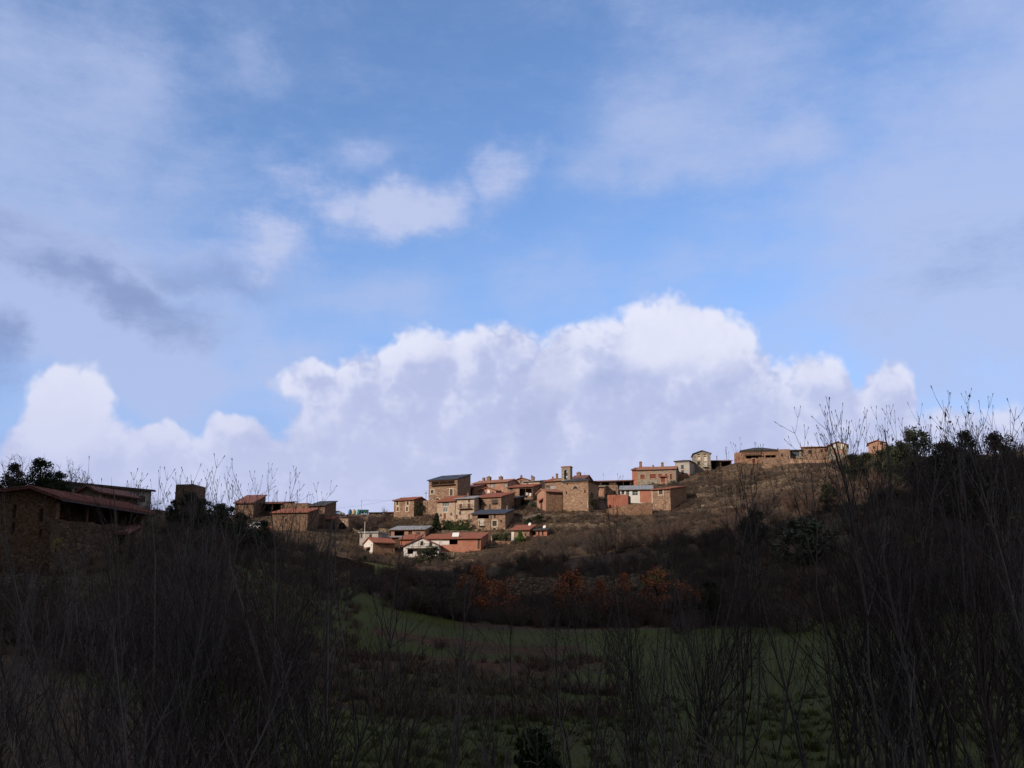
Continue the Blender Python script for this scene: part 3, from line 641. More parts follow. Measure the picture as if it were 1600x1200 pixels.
# ------------------------------------------------------------------ house builder
def cells(mb, W, z0, z1, t, holes, y=0.):
    """a wall slab in the plane y..y+t with real rectangular openings"""
    xs = sorted({0., W} | {min(W, max(0, q)) for h in holes for q in (h[0], h[2])}); zs = sorted({z0, z1} | {min(z1, max(z0, q)) for h in holes for q in (h[1], h[3])})
    nx_, nz_ = len(xs) - 1, len(zs) - 1
    solid = [[not any(h[0] < (xs[i] + xs[i + 1]) / 2 < h[2] and h[1] < (zs[j] + zs[j + 1]) / 2 < h[3] for h in holes) for j in range(nz_)] for i in range(nx_)]
    S = lambda i, j: 0 <= i < nx_ and 0 <= j < nz_ and solid[i][j]
    for i in range(nx_):
        for j in range(nz_):
            if not solid[i][j]: continue
            a, b, c, d = xs[i], xs[i + 1], zs[j], zs[j + 1]
            mb.add([(a, y, c), (b, y, c), (b, y, d), (a, y, d)], [(0, 1, 2, 3)]); mb.add([(a, y + t, c), (b, y + t, c), (b, y + t, d), (a, y + t, d)], [(3, 2, 1, 0)])
            if not S(i - 1, j): mb.add([(a, y, c), (a, y + t, c), (a, y + t, d), (a, y, d)], [(3, 2, 1, 0)])
            if not S(i + 1, j): mb.add([(b, y, c), (b, y + t, c), (b, y + t, d), (b, y, d)], [(0, 1, 2, 3)])
            if not S(i, j - 1): mb.add([(a, y, c), (b, y, c), (b, y + t, c), (a, y + t, c)], [(3, 2, 1, 0)])
            if not S(i, j + 1): mb.add([(a, y, d), (b, y, d), (b, y + t, d), (a, y + t, d)], [(0, 1, 2, 3)])
def ring(mb, x0, z0, x1, z1, w_, y0, y1):
    mb.box(x0, y0, z0, x0 + w_, y1, z1); mb.box(x1 - w_, y0, z0, x1, y1, z1)
    mb.box(x0 + w_, y0, z0, x1 - w_, y1, z0 + w_); mb.box(x0 + w_, y0, z1 - w_, x1 - w_, y1, z1)
def arch_fill(mb, x0, x1, zs, z1, y0, y1):     # masonry above a round arch, inside a rectangular hole
    cx_, r = (x0 + x1) / 2, (x1 - x0) / 2; rz = z1 - zs; n = 10
    pts = [(cx_ - r * math.cos(math.pi * i / n), zs + rz * .96 * math.sin(math.pi * i / n)) for i in range(n + 1)]
    for i in range(n):
        (ax, az_), (bx, bz) = pts[i], pts[i + 1]
        mb.prism([(ax, y0, az_), (bx, y0, bz), (bx, y0, z1), (ax, y0, z1)], (0, 1, 0), y1 - y0)
def local_hit(A, ps, u, v, dy=0.):
    n = Vector((-math.sin(ps), -math.cos(ps), 0)); xd = Vector((math.cos(ps), -math.sin(ps), 0))
    A2 = A - n * dy; r = ray(u, v); tt = A2.dot(n) / r.dot(n); q = r * tt - A2
    return q.dot(xd), q.z
PANE = {'w': 'glass', 'ws': 'glass', 'wr': 'wood_r', 'wb': 'cream', 'bw': 'cream', 'gs': 'shut_g', 'd': 'wood', 'dr': 'wood_r', 'gl': 'glass_b', 'wo': 'wood_r', 'wp': 'whitep', 'gd': 'glass_b', 'wl': 'glass'}
def roofslab(mb, pts, t=.22):
    a, b_, c_ = Vector(pts[0]), Vector(pts[1]), Vector(pts[2]); n = (b_ - a).cross(c_ - a).normalized()
    if n.z < 0: n = -n
    mb.prism(pts, n, t)
def build_house(name, label, cat, u0, u1, ve, vb, d, psi, D, roof, pitch, wm, rm, wins, **k):
    A, h, W, ps = wall_frame((name, label, cat, u0, u1, ve, vb, d, psi, D))
    root = empty(name, A, -ps); tag(root, label, cat)
    pxm = d / F; fnd = -3.0; tp = math.tan(R(pitch)); T = .35
    ox, oy = .35, .45
    def hit(u, v, dy=0.): return local_hit(A, ps, u, v, dy)
    holes, todo = [], []
    for wn in wins:
        kd, u, v, wp, hp_ = wn; x, z = hit(u, v); ww, hh = wp * pxm, hp_ * pxm
        if kd in ('w', 'ws', 'wr', 'bw', 'wo'): ww *= 1.18; hh *= 1.12
        x0, x1, z0, z1 = max(.15, x - ww / 2), min(W - .15, x + ww / 2), z - hh / 2, z + hh / 2
        if x1 - x0 < .15: continue
        proud = z1 > h - .08 and roof == 'gablef'
        if not proud:
            z1 = min(z1, h - .12)
            if z1 - z0 < .15: continue
            if kd not in ('pk', 'pkb'): holes.append((x0, z0, x1, z1))
        todo.append((kd, x0, z0, x1, z1, proud))
    mb = MB().use(M[wm])
    top = h
    if roof in ('shed',): hb = h + D * tp
    else: hb = h
    cells(mb, W, fnd, h, T, holes)
    # sides, back
    for xa, side in ((0, 'left'), (W, 'right')):
        mb.use(M[k.get(side + 'mat', wm)])
        xx0, xx1 = (xa, xa + T) if side == 'left' else (xa - T, xa)
        if roof == 'shed': poly = [(xx0, T, fnd), (xx0, D, fnd), (xx0, D, hb), (xx0, T, h + T * tp)]
        elif roof == 'gable': poly = [(xx0, T, fnd), (xx0, D, fnd), (xx0, D, h), (xx0, D / 2, h + D / 2 * tp), (xx0, T, h + T * tp)]
        else: poly = [(xx0, T, fnd), (xx0, D, fnd), (xx0, D, h), (xx0, T, h)]
        mb.prism(poly, (1, 0, 0), T)
    mb.use(M[wm])
    mb.box(T, D - T, fnd, W - T, D, hb)
    if roof == 'gablef':
        rz = h + W / 2 * tp
        for ya in (0, D - T): mb.prism([(0, ya, h), (W, ya, h), (W / 2, ya, rz)], (0, 1, 0), T)
    if roof == 'open':   # sunlit front wall only knee-high sides
        pass
    inner = k.get('inner', 0)
    if k.get('base'):
        mb.use(M[k['base']]); mb.box(.02, -.25, fnd, W - .02, -.002, h * .22); mb.use(M[wm])
    for (pu0, pu1, pv0, pv1, pm) in k.get('patch', []):
        a_, zt = hit(pu0, pv0); b_, zb = hit(pu1, pv1); mb2 = MB(); mb2.box(max(.01, a_), -.03, max(zb, fnd), min(W - .01, b_), -.004, min(zt, h - .02)); mb2.build('render_panel', M[pm], root)
    wall = mb.build('wall', None, root)
    # floor inside so that lofts read as rooms
    if any(w_[0] == 'o' for w_ in wins):
        fl = MB()
        for kd, x0, z0, x1, z1, pr in todo:
            if kd == 'o' and x1 - x0 > 2: fl.box(T + .01, T + .01, z0 - .25, W - T - .01, D - T - .01, z0 - .05); break
        if fl.v: fl.build('floor', M['wood_and_shade'], root)
        for kd, x0, z0, x1, z1, pr in todo:
            if kd == 'o' and x1 - x0 > 3.2:
                n = int((x1 - x0) / 2.6)
                for i in range(1, n + 1):
                    xx = x0 + (x1 - x0) * i / (n + 1); pst = MB().box(xx - .09, .08, z0, xx + .09, .26, z1); pst.build('post', M['wood'], root)
    # roof
    rb = MB(); rh = None
    if roof == 'shed':
        rb_ = [(-ox, -oy, h - oy * tp), (W + ox, -oy, h - oy * tp), (W + ox, D + .3, hb + .3 * tp), (-ox, D + .3, hb + .3 * tp)]; roofslab(rb, rb_)
    elif roof == 'gable':
        rz = h + D / 2 * tp
        roofslab(rb, [(-ox, -oy, h - oy * tp), (W + ox, -oy, h - oy * tp), (W + ox, D / 2, rz), (-ox, D / 2, rz)])
        roofslab(rb, [(-ox, D / 2, rz), (W + ox, D / 2, rz), (W + ox, D + oy, h - oy * tp), (-ox, D + oy, h - oy * tp)])
        rb.tube([(-ox, D / 2, rz + .2), (W + ox, D / 2, rz + .2)], [.16, .16], 6)
    elif roof == 'gablef':
        rz = h + W / 2 * tp
        roofslab(rb, [(-ox, -oy, h - ox * tp), (W / 2, -oy, rz), (W / 2, D + .3, rz), (-ox, D + .3, h - ox * tp)], .18)
        roofslab(rb, [(W / 2, -oy, rz), (W + ox, -oy, h - ox * tp), (W + ox, D + .3, h - ox * tp), (W / 2, D + .3, rz)], .18)
    elif roof == 'hip':
        g = min(D, W) / 2; rz = h + g * tp
        e0, e1, e2, e3 = (-ox, -oy, h), (W + ox, -oy, h), (W + ox, D + oy, h), (-ox, D + oy, h)
        if W >= D: r0, r1 = (g, D / 2, rz), (W - g, D / 2, rz)
        else: r0, r1 = (W / 2, g, rz), (W / 2, D - g, rz)
        if W >= D:
            roofslab(rb, [e0, e1, r1, r0]); roofslab(rb, [e2, e3, r0, r1]); roofslab(rb, [e1, e2, r1]); roofslab(rb, [e3, e0, r0])
        else:
            roofslab(rb, [e0, e1, r0]); roofslab(rb, [e2, e3, r1]); roofslab(rb, [e1, e2, r1, r0]); roofslab(rb, [e3, e0, r0, r1])
        rb.box(-ox * .9, -oy * .9, h - .02, W + ox * .9, D + oy * .9, h + .04)
    elif roof == 'flat':
        if wm != rm: rb.box(-.3, -.4, h, W + .3, D + .2, h + .3)
        else: rb.box(T * .0 + .02, .02, h, W - .02, D - .02, h + .10)
    if rb.v: rh = rb.build('roof', M[rm], root)
    if rh and pitch and roof != 'gablef':
        gt = MB(); gt.tube([(-ox, -oy - .05, h - oy * tp - .02), (W + ox, -oy - .05, h - oy * tp - .02)], [.07, .07], 5); gt.build('gutter', M['wood'], rh)
    # openings
    for kd, x0, z0, x1, z1, proud in todo:
        if kd in ('o',): continue
        if kd in ('pk', 'pkb'):
            MB().box(x0, -.05, z0, x1, -.004, z1).build('render_panel', M['pink' if kd == 'pk' else 'redwall'], root); continue
        if kd == 'a':
            q = MB(); arch_fill(q, x0, x1, z0 + (z1 - z0) * .3, z1, .012, T - .02); q.build('arch', M[wm], root)
            q = MB(); nseg = 11; cx_ = (x0 + x1) / 2; r_ = (x1 - x0) / 2; zz = z0 + (z1 - z0) * .3; rz_ = (z1 - zz)
            for i in range(nseg):
                a0, a1 = math.pi * (i + .06) / nseg, math.pi * (i + .94) / nseg
                f = lambda an, rr: (cx_ - (r_ + rr) * math.cos(an), -.05, zz + (rz_ + rr) * math.sin(an))
                q.prism([f(a0, 0), f(a1, 0), f(a1, .3), f(a0, .3)], (0, 1, 0), .046)
            q.build('arch_stones', M['stone_p'], root)
            if x1 - x0 < 1.8: MB().box(x0 + .01, T - .12, z0 + .01, x1 - .01, T - .06, z1 - .3).build('pane', M['glass'], root)
            continue
        fr = MB(); fw = min(.09, (x1 - x0) * .14)
        yb = -.10 if proud else .12
        ring(fr, x0 + .004, z0 + .004, x1 - .004, z1 - .004, fw, yb, yb + .09)
        gl = kd in ('gl', 'gd'); wide = x1 - x0
        nb = max(1, int(round(wide / (.75 if gl else .6)))) if (gl or kd in ('w', 'ws', 'wl')) else (2 if kd in ('wr', 'bw', 'wb', 'gs', 'wo', 'wp') else 1)
        for i in range(1, nb):
            xx = x0 + wide * i / nb; fr.box(xx - fw * .35, yb + .01, z0 + fw, xx + fw * .35, yb + .07, z1 - fw)
        if (z1 - z0) > 1.3 and kd in ('w', 'ws', 'gl'): fr.box(x0 + fw, yb + .012, (z0 + z1) / 2 - .03, x1 - fw, yb + .066, (z0 + z1) / 2 + .03)
        if not proud and kd not in ('d', 'dr', 'gd', 'gl'): fr.box(x0 - .08, -.09, z0 - .10, x1 + .08, -.003, z0 - .012)
        fm = M['whitep'] if kd in ('gl', 'wp', 'bw') else M['wood'] if kd not in ('gs', 'gd') else M['shut_g']
        wo_ = fr.build('door' if kd in ('d', 'dr') else 'window', fm, root)
        MB().box(x0 + fw, yb + .03, z0 + fw, x1 - fw, yb + .055, z1 - fw).build('door_leaf' if kd in ('d', 'dr') else 'shutter' if kd in ('wr', 'bw', 'gs', 'wo') else 'pane', M[PANE[kd]], wo_)
        if kd in ('ws', 'wr', 'bw', 'wo') and not proud:
            q = MB(); e = .32; ring(q, x0 - e, z0 - e - .1, x1 + e, z1 + e, e - .003, -.03, .02)
            q.build('surround', M['dressed' if kd != 'wo' else 'pink'], wo_)
    for ch in k.get('chim', []):
        cu, cv, cw, chh = ch; cw *= .72; chh *= .8; yd = D * (.5 if roof in ('gable', 'hip', 'gablef') else .8)
        x, z = hit(cu, cv, yd)
        ztop = z + chh / 2; zr = h + (D / 2 * tp if roof != 'shed' else yd * tp) - .3; zb = min(zr, ztop - chh)
        x = min(W - .4, max(.4, x)) if roof != 'flat' else x
        q = MB().box(x - cw / 2, yd - cw / 2, zb - .4, x + cw / 2, yd + cw / 2, ztop); q.box(x - cw / 2 - .1, yd - cw / 2 - .1, ztop, x + cw / 2 + .1, yd + cw / 2 + .1, ztop + .12)
        q.box(x - cw / 4, yd - cw / 4, ztop + .12, x + cw / 4, yd + cw / 4, ztop + .4); q.build('chimney', M['soot'], rh or root)
    for (bu0, bu1, bv, dep) in k.get('balc', []):
        a_, z = hit(bu0, bv); b_, _ = hit(bu1, bv); q = MB().box(a_, -dep, z - .12, b_, -.004, z)
        bo = q.build('balcony', M['wood'], root); q = MB(); n = max(3, int((b_ - a_) / .3))
        for i in range(n + 1): xx = a_ + (b_ - a_) * i / n; q.box(xx - .02, -dep + .02, z, xx + .02, -dep + .06, z + .95)
        q.box(a_, -dep, z + .95, b_, -dep + .07, z + 1.02)
        for xx in (a_ + .03, b_ - .03): q.box(xx - .03, -dep + .08, z + .93, xx + .03, -.01, z + 1.0)
        q.build('railing', M['iron'], bo)
    if k.get('gallery'):
        a_, z = hit(k['gallery'][0], k['gallery'][2]); b_, _ = hit(k['gallery'][1], k['gallery'][2]); a_ += .5; b_ -= .5
        q = MB().box(a_, -.8, z - .2, b_, -.004, z); bo = q.build('balcony', M['wood'], root); q = MB()
        for i in range(31): xx = a_ + (b_ - a_) * i / 30; q.box(xx - .02, -.78, z, xx + .02, -.74, z + .9)
        q.box(a_, -.8, z + .9, b_, -.73, z + .97); q.build('railing', M['wood'], bo)
        q = MB().box(T, inner, z - .2, W - T, inner + .15, h - .1); q.build('gallery_wall', M['stone'], root)
    elif inner: MB().box(T, inner + T, 0, W - T, inner + T + .15, h - .1).build('gallery_wall', M['stone_r'], root)
    for (pu, pv0, pv1) in k.get('pipe', []):
        x, z0 = hit(pu, pv1); _, z1 = hit(pu, pv0); MB().tube([(x, -.1, z0), (x, -.1, z1)], [.07, .07], 6).build('drainpipe', M['whitep' if name == 'church' else 'iron'], root)
    if k.get('solar'):
        x, z = hit(k['solar'][0], k['solar'][1], 1.6); zr = h + 1.6 * tp + .25
        q = MB(); q.prism([(x - .8, 1.2, zr), (x + .8, 1.2, zr), (x + .8, 1.9, zr + 1.0), (x - .8, 1.9, zr + 1.0)], (0, .8, -.5), .1); q.build('solar_panel', M['panel'], rh)
    if k.get('lantern'):
        a_, zt = hit(k['lantern'][0], k['lantern'][2], D * .8); b_, _ = hit(k['lantern'][1], k['lantern'][2], D * .8)
        MB().box(a_, D * .6, h, b_, D, zt - .3).build('lantern_wall', M['pink'], root)
        q = MB(); roofslab(q, [(a_ - .4, D * .6 - .4, zt - .4), (b_ + .4, D * .6 - .4, zt - .9), (b_ + .4, D + .4, zt - .9), (a_ - .4, D + .4, zt - .4)]); q.build('lantern_roof', M['tile_d'], root)
    if k.get('sidewin'):   # awning and opening on the left gable
        q = MB(); q.prism([(-1.0, D * .3, h * .55), (-1.0, D * .75, h * .55), (-.004, D * .75, h * .68), (-.004, D * .3, h * .68)], (0, 0, 1), .1); q.build('awning', M['tile'], root)
        MB().box(-.06, D * .42, .1, -.004, D * .62, h * .5).build('door', M['wood'], root)
    if k.get('bell'):
        # bell gable: two piers, arch and cap, with a bell in the arch
        yd = 2.4; a_, z0 = hit(877.4, 751, yd); b_, zt = hit(890.8, 729.5, yd); q = MB(); th = 1.9
        ao, bo_ = hit(881.3, 741, yd)[0], hit(886.3, 741, yd)[0]; zb = hit(880, 749.5, yd)[1]; za = hit(880, 734.5, yd)[1]
        q.box(a_, yd, h - .5, ao, yd + th, zt); q.box(bo_, yd, h - .5, b_, yd + th, zt); q.box(ao, yd, h - .5, bo_, yd + th, zb); q.box(ao, yd, za, bo_, yd + th, zt)
        arch_fill(q, ao, bo_, za - (bo_ - ao) / 2, za, yd + .01, yd + th - .01)
        tw = q.build('bell_gable', M['stone_g'], root)
        q = MB().box(a_ - .15, yd - .15, zt, b_ + .15, yd + th + .15, zt + .25); q.build('coping', M['tile'], tw)
        q = MB(); cxm = (ao + bo_) / 2; zz = za - .75
        q.tube([(cxm, yd + th / 2, zz - .75), (cxm, yd + th / 2, zz - .62), (cxm, yd + th / 2, zz - .25), (cxm, yd + th / 2, zz), (cxm, yd + th / 2, zz + .08)], [.36, .30, .22, .16, .04], 12)
        q.box(ao + .01, yd + th / 2 - .06, zz + .05, bo_ - .01, yd + th / 2 + .06, zz + .2); q.build('bell', M['bronze'], tw)
        # apse quoins
    return root, A, h, W, ps
HR = {}
for a, k in HOUSES: HR[a[0]] = build_house(*a, **k)
# ------------------------------------------------------------------ walls, ruins and small things of the village
def wall_px(name, label, cat, pts, mat, thick=.5, cap=False, group=None):
    P0 = [(P(u, vt, d), P(u, vb, d)) for u, vt, vb, d in pts]; q = MB(); rnd = random.Random(len(label) * 7 + int(pts[0][0])); org = P0[0][1].copy()
    tops = []
    for i in range(len(P0) - 1):
        (ta, ba), (tb, bb) = P0[i], P0[i + 1]; n = max(2, int((tb - ta).length / .8))
        for j in range(n + (i == len(P0) - 2)):
            f = j / n; tops.append((ta.lerp(tb, f) + Vector((0, 0, rnd.uniform(-.12, .10))), ba.lerp(bb, f)))
    for (ta, ba), (tb, bb) in zip(tops[:-1], tops[1:]):
        A, B = ta - org, tb - org; a, b = ba - org - Vector((0, 0, 1.2)), bb - org - Vector((0, 0, 1.2)); nrm = Vector((0, 1, 0)) * thick
        q.add([a, b, B, A, a + nrm, b + nrm, B + nrm, A + nrm], [(0, 1, 2, 3), (5, 4, 7, 6), (3, 2, 6, 7), (4, 0, 3, 7), (1, 5, 6, 2)])
    o = q.build(name, M[mat], None, org); tag(o, label, cat, group); return o
WL = [
 ('retaining_wall', 'tall rough stone retaining wall below the red brick enclosure', [(948, 795, 813, 266), (981, 788, 812, 266), (1019, 785, 802, 267)], 'stone_r'),
 ('terrace_wall', 'low uneven terrace wall running across the slope just below the church', [(850, 803, 811, 264), (905, 804, 811, 264), (948, 802, 810, 264)], 'stone_d'),
 ('terrace_wall', 'second dry terrace wall on the brown slope beneath the church terrace', [(848, 818, 824, 252), (905, 817, 823, 252), (960, 816, 822, 254)], 'stone_d'),
 ('garden_wall', 'garden wall under the pale balconied house, behind the clipped hedges', [(680, 811.5, 820, 266), (737, 816, 825, 263)], 'stone'),
 ('garden_wall', 'low garden wall between the lower hedge and the solar panel roof', [(690, 828, 836, 251), (740, 829, 837, 251)], 'stone_d'),
 ('retaining_wall', 'brown stone bank wall between the arched ruin and the lone square house', [(544, 806, 829, 270), (575, 807, 822, 272), (613, 808, 818, 286)], 'stone'),
 ('garden_wall', 'reddish garden wall right of the solar panel house, below the short hedge', [(757, 846, 857, 243), (776, 845, 857, 243), (798, 846, 857, 243)], 'stone_r'),
 ('terrace_wall', 'rough terrace wall along the foot of the orange-walled house', [(690, 862, 873, 233), (730, 863, 874, 233), (790, 862, 872, 234)], 'stone_d'),
 ('retaining_wall', 'pale rubble wall at the foot of the lone square stone house', [(613, 810, 820, 284), (664, 806, 818, 282), (683, 806, 820, 279)], 'stone_d'),
 ('field_wall', 'mossy field wall above the orange oaks', [(790, 903, 918, 160), (860, 902, 916, 162), (930, 900, 910, 166), (1000, 896, 905, 172)], 'stone_d'),
 ('terrace_wall', 'stone terrace wall right of the corner house, in front of bare brush', [(1047, 798, 812, 267), (1084, 785, 800, 275)], 'stone_r'),
 ('parapet_wall', 'long pale rubble wall under the skyline houses at the right', [(1190, 716, 726, 312), (1235, 716, 729, 312), (1262, 718, 730, 309), (1296, 718, 730, 303), (1326, 723, 735, 297)], 'stone'),
 ('ramp_wall', 'pale ramp wall leading up to the tall narrow house', [(1070, 748, 752, 318), (1088, 743, 747, 322), (1112, 737, 741, 327)], 'stone_p'),
 ('path_wall', 'thin white-topped wall slanting beside the round dark hedge', [(818, 807, 811, 262), (845, 801, 805, 265)], 'stone_p'),
 ('terrace_wall', 'long dry stone terrace wall low on the left slope', [(-60, 892, 901, 78), (60, 900, 908, 79), (150, 904, 912, 82), (240, 903, 910, 86)], 'stone_d'),
 ('terrace_wall', 'dark slanting wall above the green strip left of the white gabled house', [(476, 858, 868, 195), (530, 869, 878, 193), (585, 884, 891, 190)], 'stone_dark'),
 ('terrace_wall', 'broken terrace wall behind the tall left saplings', [(390, 868, 878, 142), (470, 884, 893, 140), (545, 893, 901, 138)], 'stone_d'),
 ('retaining_wall', 'dark rough stone wall under the open porch at far left', [(79, 812, 872, 82.5), (130, 816, 870, 86), (194, 821, 866, 91)], 'stone_dark'),
 ('terrace_wall', 'rubble wall on the brown slope below the tall narrow house', [(1080, 772, 777, 300), (1130, 768, 773, 302), (1180, 758, 764, 304)], 'stone_d'),
 ('terrace_wall', 'faint stone terrace line across the brown slope under the skyline farmhouse', [(1120, 790, 795, 270), (1180, 783, 788, 272), (1230, 776, 781, 274)], 'stone_d'),
 ('rubble_wall', 'crumbling lit stone wall stub right of the dark porch', [(180, 806, 826, 96), (197, 804, 828, 97)], 'stone_r'),
]
for nm, lb, pts, mt in WL: wall_px(nm, lb, 'wall', pts, mt)

def wall_g(name, label, u0, u1, d0, d1, hgt, mat, seed):
    rnd = random.Random(seed); n = max(6, int(abs(u1 - u0) / 5)); org = G(u0, d0); q = MB(); pr = None
    for i in range(n + 1):
        f = i / n; u = u0 + (u1 - u0) * f; d = d0 + (d1 - d0) * f + 1.5 * math.sin(f * 9 + seed); g = G(u, d) - org; h_ = hgt * rnd.uniform(.45, 1.15) * (0.2 if rnd.random() < .08 else 1)
        cur = (g - Vector((0, .3, .8)), g + Vector((0, -.3, h_)), g + Vector((0, .35, h_)), g + Vector((0, .35, -.5)))
        if pr: q.add([*pr, *cur], [(0, 4, 5, 1), (1, 5, 6, 2), (2, 6, 7, 3)])
        pr = cur
    o = q.build(name, M[mat], None, org); tag(o, label, 'wall')
for i, (a_, b_, c_, d_, h_, lb) in enumerate([(1085, 1270, 296, 300, .9, 'highest of the dry stone terrace walls on the sunlit brown slope'), (1060, 1240, 284, 288, 1.0, 'terrace wall just under the highest one on the sunlit brown slope'),
    (1100, 1300, 270, 276, .9, 'long terrace wall midway down the sunlit brown slope'), (1050, 1210, 258, 262, .9, 'terrace wall low on the sunlit slope, right of the corner house'), (845, 1010, 249, 252, 1.1, 'terrace wall on the slope between church and dark brush'),
    (870, 1080, 240, 243, 1.0, 'lowest terrace wall under the church slope, among leafless bushes'), (560, 680, 226, 228, .9, 'low terrace wall under the red-roofed gable house and white gabled house'), (700, 850, 226, 229, 1.0, 'low terrace wall beneath the solar panel house'),
    (548, 612, 262, 264, 1.2, 'stone wall holding the brown bank above the cement box house'), (1120, 1330, 176, 180, .8, 'shaded field wall on the middle of the right hillside')]): wall_g('terrace_wall', lb, a_, b_, c_, d_, h_, 'stone_d', i + 1)

# farmhouse at far left: wide gable end, ridge running back, open porch along its right side
def farmhouse():
    d = 84.; C0 = P(81, 868, d); ps = R(14); root = empty('farmhouse', C0, -ps); tag(root, 'large shaded brown farmhouse with maroon roof and black open side porch at far left', 'farmhouse')
    H_ = lambda u, v: local_hit(C0, ps, u, v)
    hr = H_(81, 779)[1]; xr = 0.; xl = H_(-90, 779)[0]; xa, za = H_(53, 765); D = 12.5; T = .45; zl = H_(-90, 783)[1]; f0 = -3.
    holes = []; wn = []
    for (u, v, w_, h_) in ((64, 805, 9, 21), (22, 799, 8, 22), (20, 825, 7, 16), (-30, 800, 8, 20), (64, 832, 7, 12)):
        x, z = H_(u, v); m_ = d / F; hh = (x - w_ * m_ / 2, z - h_ * m_ / 2, x + w_ * m_ / 2, min(z + h_ * m_ / 2, hr - .3)); holes.append(tuple(q - (xl if i % 2 == 0 else 0) for i, q in enumerate(hh))); wn.append(hh)
    q = MB().use(M['stone_w']); cells(q, xr - xl, f0, min(hr, zl), T, holes); q.v = [(x + xl, y, z) for x, y, z in q.v]
    zt = min(hr, zl)
    for ya in (0, D - T): q.prism([(xl, ya, zt), (xr, ya, zt), (xr, ya, hr), (xa, ya, za), (xl, ya, zl)], (0, 1, 0), T)
    zp = H_(81, 812)[1]
    q.box(xl, T, f0, xl + T, D - T, zl - .2); q.box(xl, D - T, f0, xr, D, zt)
    q.box(xr - T, T, f0, xr - .02, D, zp)                     # low wall under the porch
    q.box(xr - 4.6, T, f0, xr - 4.3, D - T, zt + .5)         # inner wall behind the porch
    q.build('wall', None, root)
    q = MB().box(xr - 4.3, T, zp - .5, xr - T, D - T, zp - .35); q.build('porch_floor', M['wood_and_shade'], root)
    for yy in (4.2, 8.3, 12.0): MB().box(xr - .4, yy, zp, xr - .18, yy + .22, hr).build('post', M['wood'], root)
    for x0, z0, x1, z1 in wn:
        fr = MB(); ring(fr, x0 + .004, z0 + .004, x1 - .004, z1 - .004, .07, .16, .24); fr.box((x0 + x1) / 2 - .03, .17, z0 + .07, (x0 + x1) / 2 + .03, .23, z1 - .07)
        w_ = fr.build('window', M['wood'], root); MB().box(x0 + .07, .19, z0 + .07, x1 - .07, .21, z1 - .07).build('pane', M['glass'], w_)
    sl = (za - hr) / (xr - xa); ov = .75; q = MB(); e = .55
    a, b_ = (xa, -e, za + .05), (xa, D + .5, za + .05); c_, d_ = (xr + ov, D + .5, hr - ov * sl + .05), (xr + ov, -e, hr - ov * sl + .05)
    roofslab(q, [a, d_, c_, b_], .2); sl2 = (za - zl) / (xa - xl)
    roofslab(q, [(xl - .6, -e, zl - .6 * sl2 + .05), a, b_, (xl - .6, D + .5, zl - .6 * sl2 + .05)], .2)
    # rolled tile ribs running down the slope
    n = 34
    for i in range(n + 1):
        yy = -e + (D + .5 + e) * i / n; q.tube([(xa, yy, za + .27), (xr + ov, yy, hr - ov * sl + .27)], [.06, .06], 5); q.tube([(xa, yy, za + .27), (xl - .6, yy, zl - .6 * sl2 + .27)], [.06, .06], 5)
    rf = q.build('roof', M['tile_d'], root)
    q = MB()
    for i in range(14):
        yy = .2 + (D - .4) * i / 13; q.box(xr - .1, yy - .05, hr - .28, xr + ov - .1, yy + .05, hr - .16)
    q.build('rafter_ends', M['wood'], rf)
    q = MB(); q.tube([(xr + ov + .05, -e, hr - ov * sl), (xr + ov + .05, D + .5, hr - ov * sl)], [.07, .07], 6); q.build('gutter', M['iron'], rf)
M['stone_w'] = stone('brown_stone', (.10, .062, .038), (.19, .12, .075), (.27, .18, .12), sc=4.6, mortar=(.13, .10, .07))
farmhouse()

# recycling igloos, wheeled bins
def bodycol(name, c): M[name] = plain(name, c, rough=.45, spec=.4, var=.12)
bodycol('blue_plastic', (.03, .12, .30)); bodycol('yellow_plastic', (.50, .36, .10)); bodycol('teal_plastic', (.05, .30, .27)); bodycol('bottle_green_plastic', (.02, .10, .085)); bodycol('black_rubber', (.02, .02, .02))
for u, mt, cn in ((547, 'blue_plastic', 'blue'), (553.2, 'yellow_plastic', 'yellow'), (560, 'teal_plastic', 'turquoise')):
    p = P(u, 803.5, 296); root = empty('recycling_igloo', p); tag(root, f'{cn} dome-shaped recycling container on the skyline terrace', 'container', 'recycling containers on the terrace')
    q = MB(); zs = [(0, .46), (.15, .52), (.6, .56), (.95, .52), (1.2, .42), (1.38, .26), (1.45, .10)]
    q.tube([(0, 0, z) for z, r_ in zs], [r_ for z, r_ in zs], 14); body = q.build('body', M[mt], root, smooth=True)
    MB().tube([(0, 0, 1.44), (0, 0, 1.6)], [.06, .06], 6).build('lifting_hook', M['iron'], root)
    MB().box(-.14, -.56, .85, .14, -.46, .99).build('slot', M['black_rubber'], body)
